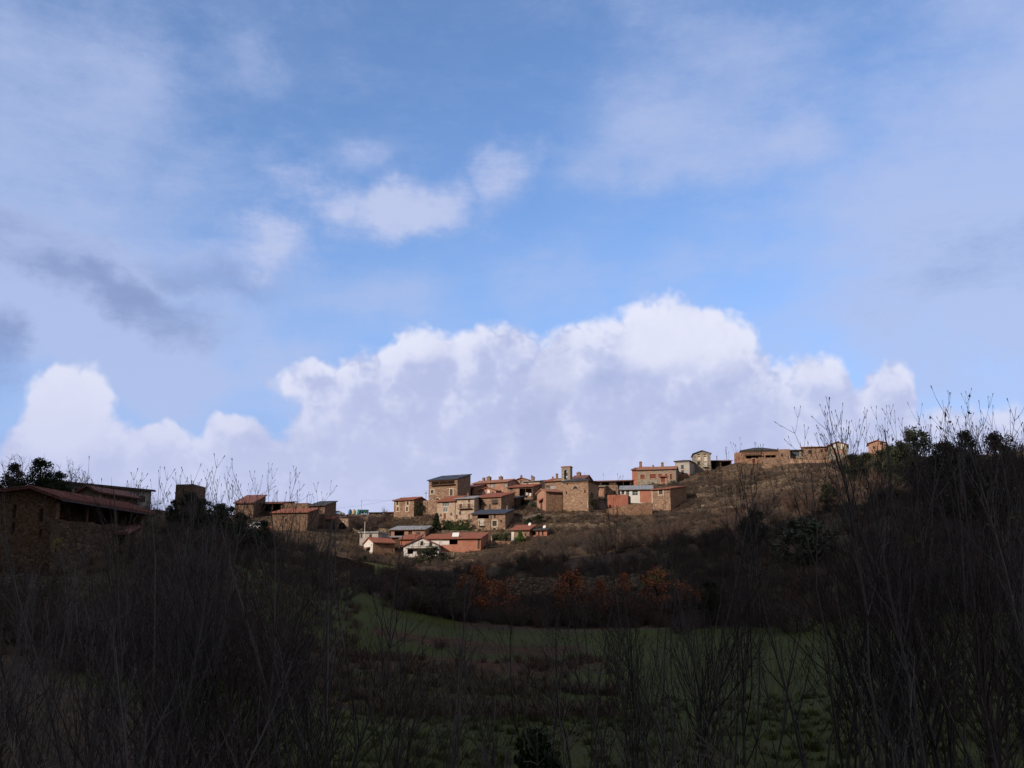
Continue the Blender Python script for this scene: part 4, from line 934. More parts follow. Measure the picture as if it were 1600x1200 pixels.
for u, cn in ((565.6, 'left'), (572.3, 'right')):
    p = P(u, 803.5, 297); root = empty('wheeled_bin', p); tag(root, f'dark green wheeled rubbish bin, the {cn} one beside the recycling domes', 'bin', 'wheeled bins on the terrace')
    q = MB(); q.add([(-.5, -.42, .2), (.5, -.42, .2), (.5, .42, .2), (-.5, .42, .2), (-.62, -.5, 1.15), (.62, -.5, 1.15), (.62, .5, 1.15), (-.62, .5, 1.15)], [(0, 3, 2, 1), (4, 5, 6, 7), (0, 1, 5, 4), (1, 2, 6, 5), (2, 3, 7, 6), (3, 0, 4, 7)])
    q.build('body', M['bottle_green_plastic'], root)
    q = MB(); q.prism([(-.64, -.53, 1.16), (-.64, .53, 1.16), (-.64, .35, 1.34), (-.64, -.25, 1.34)], (1, 0, 0), 1.28); q.build('lid', M['bottle_green_plastic'], root)
    for sx_ in (-.42, .42):
        for sy_ in (-.32, .32): MB().tube([(sx_ - .04, sy_, .1), (sx_ + .04, sy_, .1)], [.1, .1], 8).build('wheel', M['black_rubber'], root)
def car(u, v, d, rz, mt, label):
    p = P(u, v, d); root = empty('parked_car', p, rz); tag(root, label, 'car', 'cars parked on the terrace')
    q = MB(); prof = [(-2.0, .3), (-2.05, .75), (-1.9, .95), (-1.35, 1.02), (-.9, 1.42), (.6, 1.45), (1.25, 1.0), (1.95, .85), (2.05, .55), (2.0, .3)]
    q.prism([(x, -.82, z) for x, z in prof], (0, 1, 0), 1.64); body = q.build('body', M[mt], root)
    for s_ in (-.835, .825): 
        q = MB(); q.prism([(-1.1, s_, 1.02), (.95, s_, 1.02), (.5, s_, 1.36), (-.8, s_, 1.36)], (0, 1, 0), .01); q.build('side_window', M['glass'], body)
    for x in (-1.25, 1.25):
        for s_ in (-.86, .66): MB().tube([(x, s_, .31), (x, s_ + .2, .31)], [.31, .31], 12).build('wheel', M['black_rubber'], root)
bodycol('blue_car_paint', (.05, .13, .28)); bodycol('grey_car_paint', (.22, .24, .28))
car(516, 805.5, 288, .1, 'blue_car_paint', 'small blue car parked right of the slate-roofed end house')
car(527, 806, 291, -.1, 'grey_car_paint', 'grey car parked in front of the recycling domes, right of the blue car')
# low wall and dark sheds on the terrace edge
wall_px('terrace_wall', 'long low wall on the skyline between the recycling domes and the lone square house', 'wall', [(542, 803.5, 809, 293), (575, 803, 809, 294), (614, 804, 811, 295)], 'stone_d')
# low dark shelter by the orange house
p = P(760, 861.5, 238); root = empty('low_shelter', p); tag(root, 'low dark arched shelter on posts at the end of the orange-walled house', 'shelter')
q = MB(); n = 8
for i in range(n):
    a0, a1 = math.pi * i / n, math.pi * (i + 1) / n
    for (x0, z0, x1, z1) in ((1.25 - 1.25 * math.cos(a0), .85 + .25 * math.sin(a0), 1.25 - 1.25 * math.cos(a1), .85 + .25 * math.sin(a1)),): q.prism([(x0, 0, z0), (x1, 0, z1), (x1, 0, z1 + .08), (x0, 0, z0 + .08)], (0, 1, 0), 1.4)
q.build('roof', M['slate'], root); MB().box(0, 1.32, -.4, 2.5, 1.39, .9).build('back_panel', M['wood_and_shade'], root)
for x in (0, 2.42):
    for y in (0.01, 1.2): MB().box(x, y, -.5, x + .08, y + .08, .86).build('post', M['wood_and_shade'], root)
# satellite dish, washing, poles, cables
def dish(u, v, d, label, vb):
    p = P(u, vb, d); h = P(u, v, d).z - p.z; root = empty('satellite_dish', p); tag(root, label, 'satellite dish')
    MB().tube([(0, 0, -.1), (0, 0, h)], [.03, .03], 5).build('mast', M['iron'], root)
    q = MB(); n = Vector((-.5, -.8, .35)).normalized(); c_ = Vector((0, -.05, h)); q.tube([c_ + n * .16, c_ + n * .06, c_], [.40, .28, .06], 12); q.build('reflector', M['whitep'], root)
dish(851, 823.5, 245, 'white satellite dish above the orange brick shed', 828)
dish(828, 819.5, 247, 'white satellite dish on the little red-roofed house', 823.5)
for i, (u, v) in enumerate(((820.5, 771.5), (824.5, 772.3))):
    p = P(u, v, 286.0); q = MB(); n = 8
    for j in range(n): x0, x1 = j * .14, (j + 1) * .14; y0, y1 = .05 * math.sin(j * 1.7), .05 * math.sin((j + 1) * 1.7); q.prism([(x0, y0, -.45), (x1, y1, -.45), (x1, y1, .35), (x0, y0, .35)], (0, 1, 0), .02)
    o = q.build('hanging_sheet', M['whitep'], None, p); tag(o, ('broad' if i == 0 else 'small') + ' white sheet hung to dry in the open loggia' + (', left one' if i == 0 else ', right one'), 'laundry', 'washing in the loggia')
def pole(u, v0, v1, d, r_, mt, label, name='utility_pole', cat='pole', arm=0):
    a, b_ = P(u, v1, d), P(u, v0, d); hh = b_.z - a.z; root = empty(name, a); tag(root, label, cat)
    MB().tube([(0, 0, -1), (0, 0, hh)], [r_, r_ * .7], 6).build('shaft', M[mt], root)
    if arm: MB().box(-arm, -.04, hh - .5, arm, .04, hh - .4).build('crossarm', M[mt], root)
    return b_
t1 = pole(564.3, 781, 803, 294, .05, 'shut_g', 'thin grey aerial mast rising behind the recycling domes', 'aerial_mast', 'mast', .25)
pole(569.7, 815, 834, 246, .08, 'whitep', 'white pole on the cement box house', 'white_pole')
pole(654, 838, 872, 232, .09, 'wood', 'wooden pole in front of the white gabled house')
pole(687, 841, 872, 230, .09, 'wood', 'weathered wooden pole between the white gable and the solar panel roof')
pole(768, 838, 858, 241, .16, 'stone_p', 'pale square gatepost between the orange house and the reddish garden wall', 'gatepost')
t2 = pole(665, 768, 806, 283, .07, 'wood', 'slim pole beside the tall slate-roofed house', arm=.4)
pole(1120.5, 713, 722, 332, .05, 'iron', 'thin aerial over the black open shed', 'aerial_mast', 'mast')
pole(720.8, 740, 748, 288, .04, 'iron', 'thin aerial on the tall house roof edge', 'aerial_mast', 'mast')
pole(914, 738, 750, 291, .04, 'iron', 'thin aerial on the roof behind the church', 'aerial_mast', 'mast')
def cable(a, b_, sag, label):
    pts = []
    for i in range(13): f = i / 12; q = a.lerp(b_, f); q.z -= sag * 4 * f * (1 - f); pts.append(q - a)
    o = MB().tube(pts, [.018] * 13, 3).build('cable', M['iron'], None, a); tag(o, label, 'cable')
cable(P(480, 797, 285), P(669, 766, 284), 1.2, 'thin cable sagging across the sky left of the tall house')
cable(t1, P(669, 770, 284), 1.0, 'thin cable from the aerial mast to the tall house')
# stones on the bare strips of the field
rnd = random.Random(5); q = MB()
for i in range(330):
    u, d = rnd.choice(((rnd.gauss(505, 30), rnd.gauss(76, 2)), (rnd.uniform(430, 780), rnd.gauss(77, 2.5)), (rnd.gauss(560, 90), rnd.gauss(74, 2)), (rnd.uniform(880, 980), rnd.gauss(80, 2)), (rnd.uniform(1080, 1560), rnd.gauss(88, 1.5))))
    p = G(u, d); s_ = rnd.uniform(.04, .20) * (1.3 if rnd.random() < .1 else 1); h_ = s_ * rnd.uniform(.5, .9)
    ring_ = [(p.x + s_ * math.cos(k * 1.047 + rnd.uniform(-.3, .3)), p.y + s_ * math.sin(k * 1.047), p.z - .05) for k in range(6)]
    top = [(p.x + (x - p.x) * .6, p.y + (y - p.y) * .6, p.z + h_) for x, y, z in ring_]
    q.add(ring_ + top, [(i_, (i_ + 1) % 6, (i_ + 1) % 6 + 6, i_ + 6) for i_ in range(6)] + [(6, 7, 8, 9, 10, 11)])
o = q.build('field_stones', M['fieldrock'] if 'fieldrock' in M else plain('field_rock', (.15, .125, .105), .9, .2, .4)); tag(o, 'scattered pale stones on the bare red earth strips of the meadow', 'stones', kind='stuff')
# ------------------------------------------------------------------ vegetation
def rotv(v, ax, an):
    from mathutils import Quaternion
    return Quaternion(ax, an) @ v
def perp(v, rnd):
    a = v.cross(Vector((rnd.uniform(-1, 1), rnd.uniform(-1, 1), rnd.uniform(-1, 1))))
    return a.normalized() if a.length > 1e-5 else Vector((1, 0, 0))
def grow(mb, rnd, p, dr, length, r0, depth, up, nseg, spread, kids, sides, tip=.35, wob=.12, bud=0.):
    pts = [p.copy()]; rad = [r0]; dirs = [dr.copy()]
    for i in range(nseg):
        dr = (dr + Vector((rnd.gauss(0, wob), rnd.gauss(0, wob), rnd.gauss(0, wob) + up))).normalized()
        p = p + dr * (length / nseg); pts.append(p.copy()); rad.append(r0 * (1 - (1 - tip) * (i + 1) / nseg)); dirs.append(dr.copy())
    if bud and depth == 0: pts.append(p + dr * .05); rad[-1] = rad[-1] * 1.0; rad.append(bud)
    mb.tube(pts, rad, sides if depth else 3, cap=False)
    if depth <= 0: return
    az0 = rnd.uniform(0, 6.28)
    for k in range(kids):
        f = (k + .6) / kids * .82 + .16; f = min(.97, f + rnd.uniform(-.04, .04)); i = min(nseg - 1, int(f * nseg)); g = f * nseg - i
        q = pts[i].lerp(pts[i + 1], g); d0 = dirs[i + 1]; ax = perp(d0, rnd); ax = rotv(ax, d0, az0 + k * 1.57)
        for sgn in (1, -1):            # opposite pairs
            if rnd.random() < .13: continue
            an = spread * rnd.uniform(.75, 1.25); nd = rotv(d0, ax, an * sgn)
            grow(mb, rnd, q, nd, length * (1 - f * .55) * rnd.uniform(.38, .62), max(.0032, rad[i] * .5), depth - 1, up * 1.5, max(3, nseg - 2), spread, max(1, int(kids * .62)), 3, tip, wob, bud)
def template(name, parts):
    """parts: list of (part name, MB, material); returns the list of meshes"""
    return [(n, mb.mesh(n, m, False)) for n, mb, m in parts]
def norm_parts(mbs):
    mx = max(p[2] for mb in mbs for p in mb.v)
    for mb in mbs: mb.v = [(x / mx, y / mx, z / mx) for x, y, z in mb.v]
TPL = {}
def ash_template(i, leaves=False):
    rnd = random.Random(100 + i); st, br = MB(), MB(); n = rnd.randint(2, 4) if i % 3 else 1
    for k in range(n):
        an = 6.28 * k / n + rnd.uniform(-.5, .5); lean = rnd.uniform(.10, .42) if n > 1 else .04
        dr = Vector((math.cos(an) * lean, math.sin(an) * lean, 1)).normalized(); Hh = rnd.uniform(4.2, 6.2)
        p = Vector((math.cos(an) * .12, math.sin(an) * .12, -.5)); r0 = rnd.uniform(.028, .048); ns = 9; pts = [p.copy()]; rad = [r0]; dirs = [dr.copy()]
        for j in range(ns):
            dr = (dr + Vector((rnd.gauss(0, .09), rnd.gauss(0, .09), .06))).normalized(); p = p + dr * (Hh / ns); pts.append(p.copy()); rad.append(r0 * (1 - .80 * (j + 1) / ns)); dirs.append(dr.copy())
        st.tube(pts, rad, 5, cap=False)
        m_ = rnd.randint(7, 9); az0 = rnd.uniform(0, 3)
        for q_ in range(m_):
            f = .42 + .56 * q_ / m_; ii = min(ns - 1, int(f * ns)); q = pts[ii].lerp(pts[ii + 1], f * ns - ii); d0 = dirs[ii + 1]; ax = perp(d0, rnd)
            for sgn in (1, -1):
                if rnd.random() < .2: continue
                nd = rotv(d0, ax, sgn * rnd.uniform(.45, .8)); ln = Hh * rnd.uniform(.18, .42) * (1.2 - f * .75)
                grow(br, rnd, q, nd, ln, max(.0055, rad[ii] * .42), 2 if ln > 1.0 else 1, .10, 5, .62, 3, 4, .42, .10, .0065)
    norm_parts([st, br]); return [('stems', st.mesh('stems', M['bark_l' if i % 4 == 0 else 'bark'])), ('branches', br.mesh('branches', M['bark_l' if i % 4 == 0 else 'bark_d']))]
def bush_template(i, mat, bark='bark_d', H0=4., n=11, wide=.55, rr=.016):
    rnd = random.Random(300 + i); st, br = MB(), MB()
    for k in range(n):
        an = rnd.uniform(0, 6.28); lean = rnd.uniform(.1, wide * 1.7); dr = Vector((math.cos(an) * lean, math.sin(an) * lean, 1)).normalized()
        p = Vector((math.cos(an) * .25, math.sin(an) * .25, -.5)); Hh = H0 * rnd.uniform(.6, 1.); pts = [p.copy()]; dirs = [dr.copy()]; ns = 6; rad = [.05]
        for j in range(ns):
            dr = (dr + Vector((rnd.gauss(0, .16), rnd.gauss(0, .16), .04))).normalized(); p = p + dr * (Hh / ns); pts.append(p.copy()); dirs.append(dr.copy()); rad.append(.05 * (1 - .8 * (j + 1) / ns))
        st.tube(pts, rad, 4, cap=False)
        for q_ in range(15):
            f = rnd.uniform(.12, .98); ii = min(ns - 1, int(f * ns)); q = pts[ii].lerp(pts[ii + 1], f * ns - ii); nd = rotv(dirs[ii], perp(dirs[ii], rnd), rnd.uniform(.4, 1.1))
            L_ = Hh * rnd.uniform(.15, .4); a = q.copy(); pp = [a.copy()]; 
            for _ in range(3): nd = (nd + Vector((rnd.gauss(0, .2), rnd.gauss(0, .2), .12))).normalized(); a = a + nd * L_ / 3; pp.append(a.copy())
            br.tube(pp, [rr, rr * .9, rr * .7, rr * .5], 3, cap=False)
            for w_ in range(7):
                b0 = pp[rnd.randint(1, 3)]; nd2 = rotv(nd, perp(nd, rnd), rnd.uniform(.3, 1.2)); e = b0 + nd2 * L_ * rnd.uniform(.3, .6)
                br.tube([b0, b0.lerp(e, .5) + Vector((0, 0, .03)), e], [rr * .7, rr * .6, rr * .4], 3, cap=False)
    norm_parts([st, br]); return [('stems', st.mesh('stems', M[bark])), ('twigs', br.mesh('twigs', M[mat]))]
def leafquads(mb, rnd, c, r, n, s, flat=1.):
    for _ in range(n):
        v = Vector((rnd.gauss(0, 1), rnd.gauss(0, 1), rnd.gauss(0, 1))); v.normalize(); v *= r * rnd.random() ** .4; v.z *= flat; p = c + v
        a = Vector((rnd.gauss(0, 1), rnd.gauss(0, 1), rnd.gauss(0, .7))).normalized(); b_ = a.cross(Vector((rnd.gauss(0, 1), rnd.gauss(0, 1), rnd.gauss(0, 1)))).normalized(); ss_ = s * rnd.uniform(.6, 1.3)
        mb.add([p - a * ss_, p + b_ * ss_ * .55, p + a * ss_, p - b_ * ss_ * .55], [(0, 1, 2, 3)])
def tree_template(i, mat, H0=7., crown=(.5, 1.), wr=.42, nc=46, nl=70, ls=.16, trunk='bark_d', gap=.0, cl=.9, pointed=0., low=.25):
    rnd = random.Random(500 + i); st, lf = MB(), MB(); top = Vector((rnd.gauss(0, .2), rnd.gauss(0, .2), H0 * .75))
    st.tube([(0, 0, -.5), (rnd.gauss(0, .05), 0, H0 * .2), (rnd.gauss(0, .15), rnd.gauss(0, .1), H0 * .45), tuple(top)], [.17, .14, .10, .03], 7, cap=False)
    for k in range(nc):
        z = low + (1 - low) * rnd.random(); prof = math.sin(math.pi * min(1, max(.03, (z - low) / (1 - low))) ** .8) ** .6 if not pointed else (1 - (z - low) / (1 - low)) ** pointed + .05
        an = rnd.uniform(0, 6.28); rr = H0 * wr * prof * (rnd.random() ** .5) * rnd.uniform(.75, 1.15); c = Vector((rr * math.cos(an), rr * math.sin(an), z * H0 * .93))
        if rnd.random() < gap: continue
        leafquads(lf, rnd, c, cl * rnd.uniform(.55, 1.2), nl, ls, .75)
        b0 = Vector((0, 0, max(.1, z * H0 * .93 - rr * .9 - .3))); st.tube([b0, b0.lerp(c, .5) + Vector((0, 0, .1)), c], [.06, .04, .015], 3, cap=False)
    norm_parts([st, lf]); return [('trunk', st.mesh('trunk', M[trunk])), ('crown', lf.mesh('crown', M[mat]))]
TPL['ash'] = [ash_template(i) for i in range(10)]
TPL['bush'] = [bush_template(i, 'twig_g') for i in range(5)]
TPL['rbush'] = [bush_template(20 + i, 'twig_r') for i in range(3)]
TPL['pale'] = [bush_template(30 + i, 'bark_p', 'bark_p', n=5, rr=.010) for i in range(2)]
TPL['oak'] = [tree_template(i, 'oakleaf', nc=34, nl=60, ls=.15, gap=.12, wr=.34) for i in range(4)]
TPL['ever'] = [tree_template(10 + i, 'everg', nc=60, nl=95, ls=.15, wr=.5, low=.12) for i in range(4)]
TPL['ivy'] = [tree_template(20 + i, 'ivy', nc=60, nl=110, ls=.15, wr=.36, low=.03) for i in range(2)]
TPL['conifer'] = [tree_template(30, 'ivy', nc=90, nl=80, ls=.22, wr=.28, pointed=.8, low=.05, cl=.55)]
TPL['cypress'] = [tree_template(31, 'ivy', nc=80, nl=80, ls=.2, wr=.15, low=.03, cl=.5)]
TPL['shrub'] = [tree_template(40 + i, 'hedge_y', H0=3, nc=44, nl=80, ls=.15, wr=.55, low=.05, cl=.55) for i in range(2)]
TPL['oliveb'] = [tree_template(45, 'olive', H0=3, nc=44, nl=70, ls=.14, wr=.6, low=.05, cl=.55)]
TPL['yellow'] = [tree_template(46, 'yellow', H0=2, nc=24, nl=60, ls=.06, wr=.6, low=.05, cl=.4)]
TPL['sparse'] = [tree_template(50 + i, 'deadleaf', nc=26, nl=12, ls=.09, wr=.4, gap=.2) for i in range(2)]
NAMES = {'ash': ('ash_sapling', 'tree'), 'bush': ('bare_bush', 'bush'), 'rbush': ('bare_bush', 'bush'), 'pale': ('dry_bush', 'bush'), 'oak': ('oak_tree', 'tree'), 'ever': ('evergreen_oak', 'tree'),
         'ivy': ('ivy_clad_tree', 'tree'), 'conifer': ('conifer', 'tree'), 'cypress': ('cypress', 'tree'), 'shrub': ('green_shrub', 'shrub'), 'oliveb': ('grey_green_shrub', 'shrub'), 'yellow': ('yellow_shrub', 'shrub'), 'sparse': ('thin_oak', 'tree')}
VR = random.Random(77); TIPS = {}
def plant(kind, loc, h, wide, label, group=None, idx=None, lean=0.):
    lst = TPL[kind]; tp = lst[VR.randrange(len(lst)) if idx is None else idx % len(lst)]; nm, cat = NAMES[kind]
    root = empty(nm, loc, VR.uniform(0, 6.28)); root.scale = (h * wide, h * wide, h)
    if lean: root.rotation_euler.y = lean
    tag(root, label, cat, group)
    for n, me_ in tp:
        o = bpy.data.objects.new(n, me_); COL.objects.link(o); o.parent = root
    return root
def plant_px(kind, u, vt, d, label, wide=1., group=None, idx=None, vb=None, lean=0.):
    """a plant rooted on the ground in column u at distance d whose top reaches row vt"""
    g = G(u, d) if vb is None else P(u, vb, d); h = P(u, vt, d).z - g.z
    if h < .3: print('low plant', label, h); h = .3
    root = plant(kind, g, h, wide, label, group, idx, 0. if kind == 'ash' else lean)
    if kind == 'ash':               # leaning stems: root the tree so that its highest tip, not its foot, stands in column u
        me_ = [c_ for c_ in root.children if c_.name.startswith('branches')][0].data
        tip = TIPS.setdefault(me_.name, max((v_.co for v_ in me_.vertices), key=lambda c_: c_.z).copy()); a_ = root.rotation_euler.z
        dx, dy = (tip.x * math.cos(a_) - tip.y * math.sin(a_)) * h * wide, (tip.x * math.sin(a_) + tip.y * math.cos(a_)) * h * wide
        x_, y_ = g.x - dx, max(6., g.y - dy); root.location = (x_, y_, gz(x_, y_)); root.scale.z = max(.3, P(u, vt, d).z - root.location.z)
    return root
# village trees and hedges
plant_px('conifer', 682, 801, 262, 'dark green conifer in front of the glazed bay house', vb=829)
plant_px('ever', 657, 784, 284, 'dark evergreen against the shaded side of the lone square house', wide=.8, vb=808)
plant_px('cypress', 818, 779, 281, 'dark column cypress below the open loggia', vb=803, wide=1.1)
plant_px('oliveb', 831, 784, 278, 'grey-green shrub beside the column cypress', vb=800)
plant_px('bush', 803, 781, 277, 'leafless reddish bush against the dark barn below the loggia', vb=803)
plant_px('oliveb', 808, 801, 268, 'grey-green shrub at the right foot of the slate roof house', vb=818)
plant_px('ever', 841, 803, 259, 'low rounded evergreen at the right end of the dark hedge', vb=823, wide=.8)
plant_px('shrub', 812, 829, 243, 'bright green shrub in front of the little red-roofed house', vb=853, wide=.75)
plant_px('bush', 606, 792, 294, 'round leafless tree on the skyline left of the lone square house', vb=812)
plant_px('ever', 674, 852, 229, 'big dark evergreen in front of the white gabled house', vb=898, wide=1.5, idx=1)
plant_px('ever', 571, 866, 214, 'dark round evergreen below the red-roofed gable house', vb=892, wide=.8)
plant_px('yellow', 88, 840, 80, 'bright yellow-green shrub at the foot of the farmhouse wall', vb=858)
plant_px('bush', 566, 806, 264, 'mauve leafless shrub on the bank below the recycling domes', vb=824, wide=1.6)
plant_px('bush', 602, 808, 268, 'dense leafless shrub on the bank left of the lone square house', vb=830, wide=1.2)
plant_px('bush', 585, 812, 264, 'small leafless shrub in the middle of the brown bank', vb=826, wide=1.2)
plant_px('ivy', 925, 768, 268, 'dark ivy bush tucked at the right corner of the church', vb=790, wide=.5)
plant_px('oliveb', 1019, 808, 262, 'olive-green bush at the foot of the tall retaining wall', vb=822, wide=.8)
def hedge(label, pts, mat, wdt=1.2, seed=0):
    rnd = random.Random(seed); q = MB(); org = P(pts[0][0], pts[0][2], pts[0][3]); dist = 0
    for i in range(len(pts) - 1):
        a, b_ = pts[i], pts[i + 1]; ta, ba, tb, bb = P(a[0], a[1], a[3]), P(a[0], a[2], a[3]), P(b_[0], b_[1], b_[3]), P(b_[0], b_[2], b_[3]); L_ = (tb - ta).length; n = int(L_ * 14)
        for _ in range(n):
            f = rnd.random(); g = rnd.random(); t_, o_ = ta.lerp(tb, f), ba.lerp(bb, f); c = o_.lerp(t_, g * .93) - org; c.y += rnd.uniform(-.5, .5) * wdt
            leafquads(q, rnd, c, .35, 20, .17)
        core = MB()
    o = q.build('hedge', M[mat], None, org); tag(o, label, 'hedge')
hedge('tall clipped green hedge under the balconied house', [(690, 812, 826, 263.5), (715, 813, 826, 261), (735, 815, 825, 259.5)], 'hedge', seed=1)
hedge('lower lighter clipped hedge right above the solar panel roof', [(697, 826, 834, 254), (720, 825, 834, 254), (740, 826, 834, 254)], 'hedge', seed=2)
hedge('dark rounded hedge along the slanting white wall', [(818, 811, 822, 259), (835, 807, 822, 259), (849, 806, 821, 260)], 'ivy', 1.6, seed=3)
hedge('short dark hedge between the gatepost and the little red-roofed house', [(770, 834, 846, 246), (793, 833, 846, 246)], 'hedge', seed=4)
# skyline trees
for k_, u, vt, d, wd, lb in (('ever', 1446, 664, 224, .75, 'broad dark evergreen crown on the right skyline'), ('ever', 1492, 686, 222, .8, 'dark evergreen immediately right of the broad skyline crown'),
    ('ever', 1528, 670, 214, .5, 'rounded dome-like dark tree on the far right skyline'), ('ever', 1576, 672, 206, .7, 'dark evergreen near the right edge of the skyline'),
    ('sparse', 1592, 684, 190, 1.3, 'rusty-leaved oak at the right edge of the hillside'), ('ever', 1368, 706, 262, 1.15, 'low dark evergreen below the pink skyline house'), ('ever', 1345, 708, 262, 1.0, 'low dark evergreen left of the pink skyline house'),
    ('ever', 1405, 694, 250, 1.1, 'dark evergreen mass just right of the pink skyline house'), ('sparse', 1453, 700, 205, .8, 'thin rusty oak under the broad skyline evergreen'),
    ('ever', 1182, 792, 200, .75, 'dark evergreen in the middle of the right hillside'), ('ever', 1424, 690, 232, 1.1, 'low spreading evergreen left of the broad skyline crown'), ('bush', 1466, 672, 216, 1.2, 'wide leafless tree between the two dark skyline crowns'), ('ever', 1508, 694, 214, 1.2, 'low evergreen left of the domed skyline tree'), ('bush', 1548, 678, 206, 1.2, 'leafless tree right of the domed skyline tree'), ('bush', 1604, 664, 196, 1.1, 'leafless tree cut by the right edge of the picture'),
    ('ever', 1520, 705, 180, 1.0, 'large dark evergreen on the right hillside under the domed tree'),
    ('ever', 1300, 755, 225, .9, 'dark evergreen among brush below the white-windowed gabled house'), ('ever', 1560, 738, 170, 1.0, 'dark evergreen low at the right edge of the hillside'), ('ever', 1440, 905, 118, 1.1, 'dark spreading evergreen by the right edge of the meadow'),
    ('ever', 1500, 880, 122, 1.1, 'second dark evergreen at the right meadow edge'), ('oliveb', 1262, 806, 178, 1.1, 'pale olive-green bush on the right hillside'), ('ivy', 1110, 905, 138, 1.0, 'dark ivy-covered tree at the field edge under the oaks'),
    ('ivy', 46, 714, 112, .95, 'large ivy-covered tree behind the farmhouse roof'), ('ivy', 78, 735, 110, .9, 'smaller ivy tree right of the large one behind the farmhouse'), ('ivy', 4, 722, 118, .9, 'ivy-covered tree at the far left edge'),
    ('ivy', 287, 768, 136, 1.3, 'dark ivy smothering the square tower ruin'), ('ivy', 335, 786, 130, 1.1, 'wide ivy mass behind the tallest left saplings'), ('ivy', 372, 800, 136, 1.2, 'low ivy mass left of the maroon-roofed house'), ('ivy', 405, 812, 150, 1.2, 'low dark ivy mass below the maroon-roofed house'), ('ivy', 312, 778, 134, .9, 'ivy-covered tree right of the square tower ruin'), ('ivy', 262, 780, 136, .8, 'ivy-covered tree left of the square tower ruin'),
    ('ever', 345, 785, 150, 1.0, 'dark tree behind the tallest left saplings'), ('bush', 202, 753, 116, .8, 'round leafless tree in front of the long grey shed'), ('bush', 188, 786, 92, .8, 'bare bush beside the crumbling wall stub'),
    ('oak', 745, 880, 146, .9, 'tallest orange-leaved oak at the back of the meadow'), ('oak', 722, 905, 146, .9, 'lower orange oak left of the tallest oak'), ('oak', 790, 899, 152, 1.3, 'brownish oak just right of the tallest orange oak'),
    ('sparse', 832, 903, 150, 1.2, 'thin brown oak in front of the mossy field wall'), ('oak', 893, 888, 145, 1.15, 'orange oak in the middle of the hedgerow'), ('oak', 940, 902, 142, .75, 'brightest orange oak low in the hedgerow'),
    ('oak', 975, 893, 156, .7, 'small rusty oak right of the brightest oak'), ('oak', 1026, 882, 150, 1.35, 'broad rusty oak near the right end of the hedgerow'), ('oak', 1068, 905, 144, 1.2, 'low rusty oak behind the pale sapling stems'),
    ('oak', 1098, 915, 142, .8, 'small rusty oak at the right end of the hedgerow'), ('sparse', 1240, 940, 128, .9, 'pinkish thin-leaved oak at the right meadow edge'), ('sparse', 860, 925, 144, 1., 'half-bare oak between two orange oaks'),
    ('sparse', 1585, 850, 150, 1.1, 'rusty half-bare oak at far right hillside'), ('bush', 823, 852, 205, 1.0, 'dark spreading leafless fruit tree below the orange brick shed'), ('bush', 985, 812, 226, 1.1, 'big mauve leafless tree below the retaining wall'),
    ('bush', 930, 826, 222, 1.2, 'wide mauve leafless tree left of the biggest one under the church slope'), ('shrub', 815, 868, 208, .7, 'dull green shrub left of the dark fruit tree')):
    plant_px(k_, u, vt, d, lb, wide=wd)
# bare crowns round the ivy trees
for u, vt, lb in ((60, 706, 'bare crown above'), (88, 716, 'bare crown right of'), (20, 708, 'bare crown left of')): plant_px('bush', u, vt, 116, 'leafless ' + lb + ' the large ivy-covered tree', wide=.75)

# thickets
LIM = [(-200, 850), (80, 838), (190, 830), (215, 800), (300, 790), (366, 806), (420, 815), (500, 828), (545, 845), (566, 862), (600, 866), (640, 872), (700, 868), (760, 866), (800, 858), (860, 842), (900, 824), (940, 815), (1020, 816), (1060, 806), (1100, 790), (1170, 775), (1230, 755), (1290, 738), (1340, 722), (1400, 700), (1440, 684), (1500, 672), (1600, 655), (1700, 645)]
lu, lv = [a for a, b_ in LIM], [b_ for a, b_ in LIM]
PEND = []
def thicket(n, u0, u1, d0, d1, h0, h1, kinds, label, group, seed, dens=None):
    rnd = random.Random(seed); c = 0
    for _ in range(n * 4):
        if c >= n: break
        u, d = rnd.uniform(u0, u1), rnd.uniform(d0, d1); g = G(u, d)
        if dens and not dens(u, d, rnd): continue
        h = rnd.uniform(h0, h1); lim = float(np.interp(u, lu, lv)) + rnd.uniform(0, 14)
        hmax = P(u, lim, d).z - g.z
        if hmax < 1.0: continue
        mk = plant(rnd.choice(kinds), g, min(h, hmax), rnd.uniform(1.1, 1.8), label, group); PEND.append((mk, u, min(h, hmax), 'b')); c += 1
B3 = ['bush', 'bush', 'bush', 'rbush']
thicket(30, 370, 640, 150, 226, 2.5, 5, B3, 'grey leafless bush in the thicket left of and below the white gabled house', 'bare bushes below the left half of the village', 1)
thicket(42, 640, 1090, 158, 236, 2, 4.6, B3, 'grey leafless bush in the brush between the orange oaks and the village', 'bare bushes between oaks and village', 2)
thicket(30, 610, 1150, 137, 153, 3.5, 6, ['bush', 'bush', 'rbush', 'rbush', 'sparse'], 'leafless bush in the dark hedgerow along the back of the meadow', 'hedgerow bushes behind the meadow', 3)
thicket(46, 1060, 1400, 120, 250, 2.5, 5.5, B3 + ['rbush'], 'leafless bush on the middle of the right hillside', 'bare bushes on the right hillside', 4)
thicket(42, 1380, 1680, 105, 225, 3, 6, B3 + ['sparse'], 'leafless bush under the skyline evergreens at far right', 'bare bushes at the far right hillside', 5)
thicket(16, 1080, 1330, 255, 305, .8, 2.2, ['rbush', 'bush', 'pale'], 'small sunlit bush dotted on the brown slope below the skyline farmhouse', 'small bushes on the sunlit slope', 6)
thicket(48, -120, 350, 56, 150, 2.2, 4.5, B3, 'leafless bush on the dark left slope below the farmhouse', 'bare bushes on the left slope', 7, lambda u, d, r_: not (u < 210 and d > 76))
thicket(9, 350, 560, 118, 150, 2, 3.5, B3, 'leafless bush at the left end of the meadow', 'bare bushes left of the meadow', 8)
